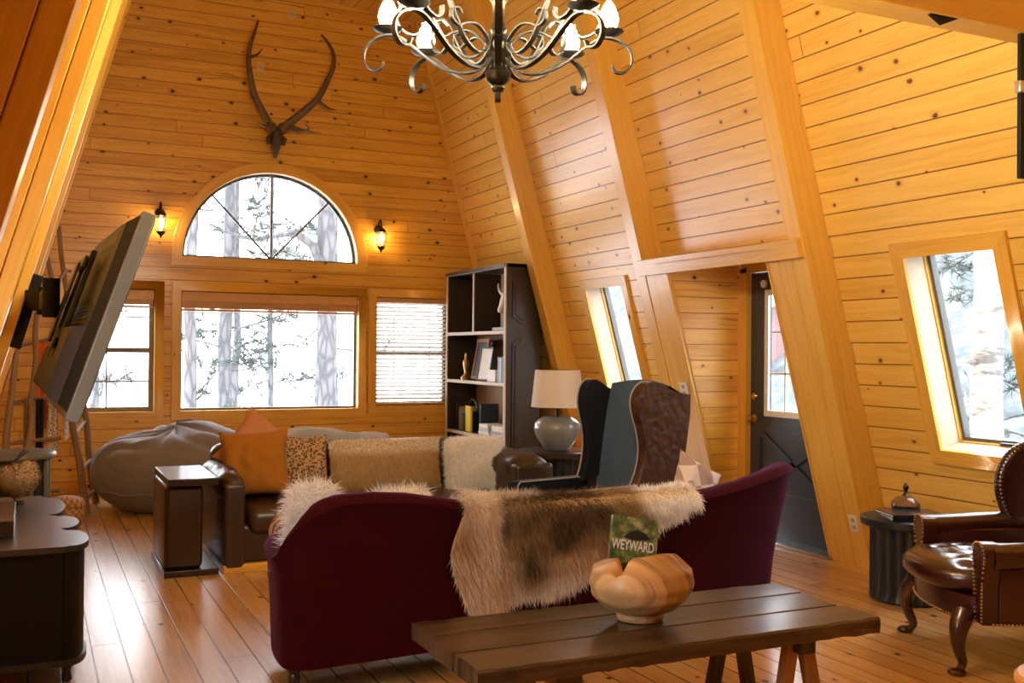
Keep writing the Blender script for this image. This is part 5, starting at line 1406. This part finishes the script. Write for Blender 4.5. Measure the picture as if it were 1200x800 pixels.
beam([(2.165,3.64,.10),(2.09,3.74,.15),(1.98,3.90,.22),(1.93,4.05,.26),(1.905,4.25,.25),(1.93,4.42,.20),(1.98,4.56,.14),(2.03,4.71,.08)],.044,.010,
  [([(2.14,3.66,.12),(2.07,3.62,.22),(2.0,3.64,.30)],.022),([(2.13,3.68,.13),(2.13,3.60,.26),(2.16,3.56,.34)],.022),([(1.985,3.89,.22),(1.93,3.87,.30),(1.90,3.90,.36)],.022),([(1.91,4.28,.25),(1.99,4.32,.22),(2.06,4.41,.16)],.022)],'antler')
beam([(2.285,3.64,.10),(2.36,3.71,.15),(2.48,3.82,.22),(2.60,3.95,.26),(2.69,4.13,.28),(2.76,4.30,.26),(2.77,4.45,.20),(2.73,4.58,.12),(2.68,4.66,.07)],.044,.010,
  [([(2.31,3.65,.12),(2.42,3.60,.22),(2.50,3.62,.30),(2.44,3.67,.34)],.022),([(2.33,3.67,.13),(2.50,3.62,.20),(2.63,3.60,.26)],.020),([(2.59,3.93,.26),(2.70,3.87,.25),(2.80,3.86,.22)],.024),([(2.75,4.27,.26),(2.79,4.31,.2),(2.80,4.36,.14)],.014)],'antler')
# --- plates on the back wall
def plate(label,x,z,w,h,m,Mt,toggle,nm,cat):
    t=thing(nm,label,cat,Mt@Vector((x,0,z)))
    M2=Mt.copy(); M2.translation=(0,0,0)
    MB().box((0,-.004,0),(w,.008,h),.002,M2).build('cover_plate',m,t)
    tg=MB()
    for dz in toggle: tg.box((0,-.009,dz),(w*.38,.006,h*.22),.002,M2)
    tg.build('receptacle',plain(nm+' slots',tuple(c*.6 for c in m.node_tree.nodes['Principled BSDF'].inputs['Base Color'].default_value[:3]) if False else (.4,.35,.28),.5),t)
plate('tan cover plate high on the back wall above the antlers',2.405,4.875,.085,.125,M['tanplate'],MBK,(0,),'outlet_plate','plate')
plate('tan cover plate between the two antlers',2.085,4.285,.07,.115,M['tanplate'],MBK,(0,),'outlet_plate','plate')
def wallpt(y,z): return (-y,z*NK)
MR2=MRT@tr(0,-DR,0)
plate('white outlet on the casing left of the entry behind the wing chair',-6.66,1.17*NK,.10,.115,M['white'],MR2,(.025,-.025),'outlet','outlet')
plate('white outlet low on the rafter beside the black drum table',-5.07,.36*NK,.075,.115,M['white'],MR2,(.025,-.025),'outlet','outlet')
# --- blinds
def blind(label,x0,x1,ztop,zbot,gap,mat,group,closed):
    t=thing('window_blind',label,'blind',((x0+x1)/2,YB+.045,ztop))
    MB().box((0,0,-.025),(x1-x0-.01,.05,.05),.004).build('head_rail',M['blind'],t)
    sl=MB(); z=-.06
    while z>zbot-ztop+.03:
        sl.box((0,0,z),(x1-x0-.02,.048,.003),0,None,rot('X',-28 if closed else 0)); z-=gap
    sl.build('slats',mat,t,smooth=0)
    MB().box((0,0,zbot-ztop+.012),(x1-x0-.015,.05,.022),.004).build('bottom_rail',M['blind'],t)
    if not closed: MB().box((0,-.03,-.05),(x1-x0-.006,.012,.095),.003).build('valance',M['blind'],t)
    c=MB()
    n=2 if x1-x0<1 else 3
    for i in range(n):
        xx=(x1-x0)*((i+.5)/n-.5)
        c.tube([(xx,-.027,-.04),(xx,-.027,zbot-ztop+.02)],.0028,6)
    if not closed: c.tube([(-(x1-x0)/2+.07,-.03,-.03),(-(x1-x0)/2+.072,-.03,-.75)],.003,6)
    c.build('cord',M['casing'],t)
blind('raised wooden blind at the top of the large picture window',W2[0]+.005,W2[1]-.005,1.965,1.77,.0037,M['blind'],None,False)
blind('raised wooden blind on the small left window behind the television',W1[0]+.005,W1[1]-.005,1.965,1.79,.0037,M['blind'],None,False)
blind('lowered pale slatted blind covering the window beside the bookcase',W3[0]+.005,W3[1]-.005,1.965,W3[2]+.005,.043,M['slat'],None,True)
# --- hanging iron bar and added dark gap plate at the tie beam
t=thing('hanging_bar','black iron bar hanging from the tie beam at the right edge','bar',(3.79,3.02,2.775))
MB().box((.03,0,-.31),(.05,.02,.62),.003).build('bar',M['blackmatte'],t)
MB().box((.022,-.002,-.23),(.06,.03,.05),.004).build('clip',M['steel'],t)
mb=MB(); mb.prism([(3.25,2.79),(3.45,2.79),(3.34,2.745)],3.01,3.03); tag(mb.build('dark_gap_plate',M['blackmatte'],smooth=0),'added black triangle standing in for the dark gap under the tie beam','bracket')  # black plate added in place of the dark opening where the boards end
# groups shared by repeats
GR={'pine_tree':'pine trees outside the windows','throw_pillow':'loose pillows on the sofas','fur_pillow':'fur pillows on the sofa','sheepskin':'white sheepskins on the settee',
'book':'books about the room','throw_blanket':'throws hanging on the ladders','blanket_ladder':'stick ladders in the corner','drum_table':'fluted drum tables','window_blind':'blinds on the back wall windows',
'outlet':'white outlets','outlet_plate':'tan plates on the back wall','picture_frame':'pictures on the middle shelf','box_file':'box files on the lower shelf'}
for o in list(COL.objects):
    if o.parent is None and o.get('category') and not o.get('group'):
        b=o.name.split('.')[0]
        if b in GR: o['group']=GR[b]
# ------------------------------------------------------------------ light, world, camera
w=bpy.data.worlds.new('sky'); sc.world=w; w.use_nodes=True
bg=w.node_tree.nodes['Background']; bg.inputs[0].default_value=(.90,.95,1.0,1); bg.inputs[1].default_value=9.0
def portal(Mt,x0,x1,z0,z1,y,name):
    l=bpy.data.lights.new(name,'AREA'); l.shape='RECTANGLE'; l.size=x1-x0; l.size_y=z1-z0; l.cycles.is_portal=True
    o=bpy.data.objects.new(name,l); COL.objects.link(o)
    o.matrix_world=Mt@tr((x0+x1)/2,y,(z0+z1)/2)@rot('X',-90)
for i,h in enumerate((W1,W2,W3,(AX-AR,AX+AR,AZ,AZ+AR))): portal(MBK,*h,.16,'daylight_portal')
for h in (NW,FW): portal(MRT,*h,.26,'daylight_portal')
for h in LW: portal(MLT,*h,.2,'daylight_portal')
portal(frame((DX,0,0),(0,-1,0),(1,0,0),(0,0,1)),-LY1,-LY0,LZ0,LZ1,.1,'daylight_portal')
cam=bpy.data.cameras.new('camera'); co=bpy.data.objects.new('camera',cam); COL.objects.link(co)
F,YAW,PIT,ROL=1197.988,.439169,.0094352,.0091984
cam.sensor_width=36; cam.lens=F/1200*36; cam.clip_start=.05; cam.clip_end=300
fw=Vector((math.sin(YAW),math.cos(YAW),0)); r0=Vector((math.cos(YAW),-math.sin(YAW),0)); u0=Vector((0,0,1))
f2=fw*math.cos(PIT)+u0*math.sin(PIT); u1=u0*math.cos(PIT)-fw*math.sin(PIT)
r2=r0*math.cos(ROL)+u1*math.sin(ROL); u2=u1*math.cos(ROL)-r0*math.sin(ROL)
m=Matrix((r2,u2,-f2)).transposed().to_4x4(); m.translation=(0,0,1.40); co.matrix_world=m
sc.camera=co
vs=sc.view_settings; vs.view_transform='Standard'; vs.look='None'; vs.gamma=1; vs.use_curve_mapping=False; vs.exposure=0.42
cy=sc.cycles; cy.use_denoising=True; cy.max_bounces=10; cy.diffuse_bounces=6; cy.glossy_bounces=4; cy.transmission_bounces=6; cy.transparent_max_bounces=12
cy.caustics_reflective=False; cy.caustics_refractive=False; cy.sample_clamp_indirect=6; cy.use_adaptive_sampling=False
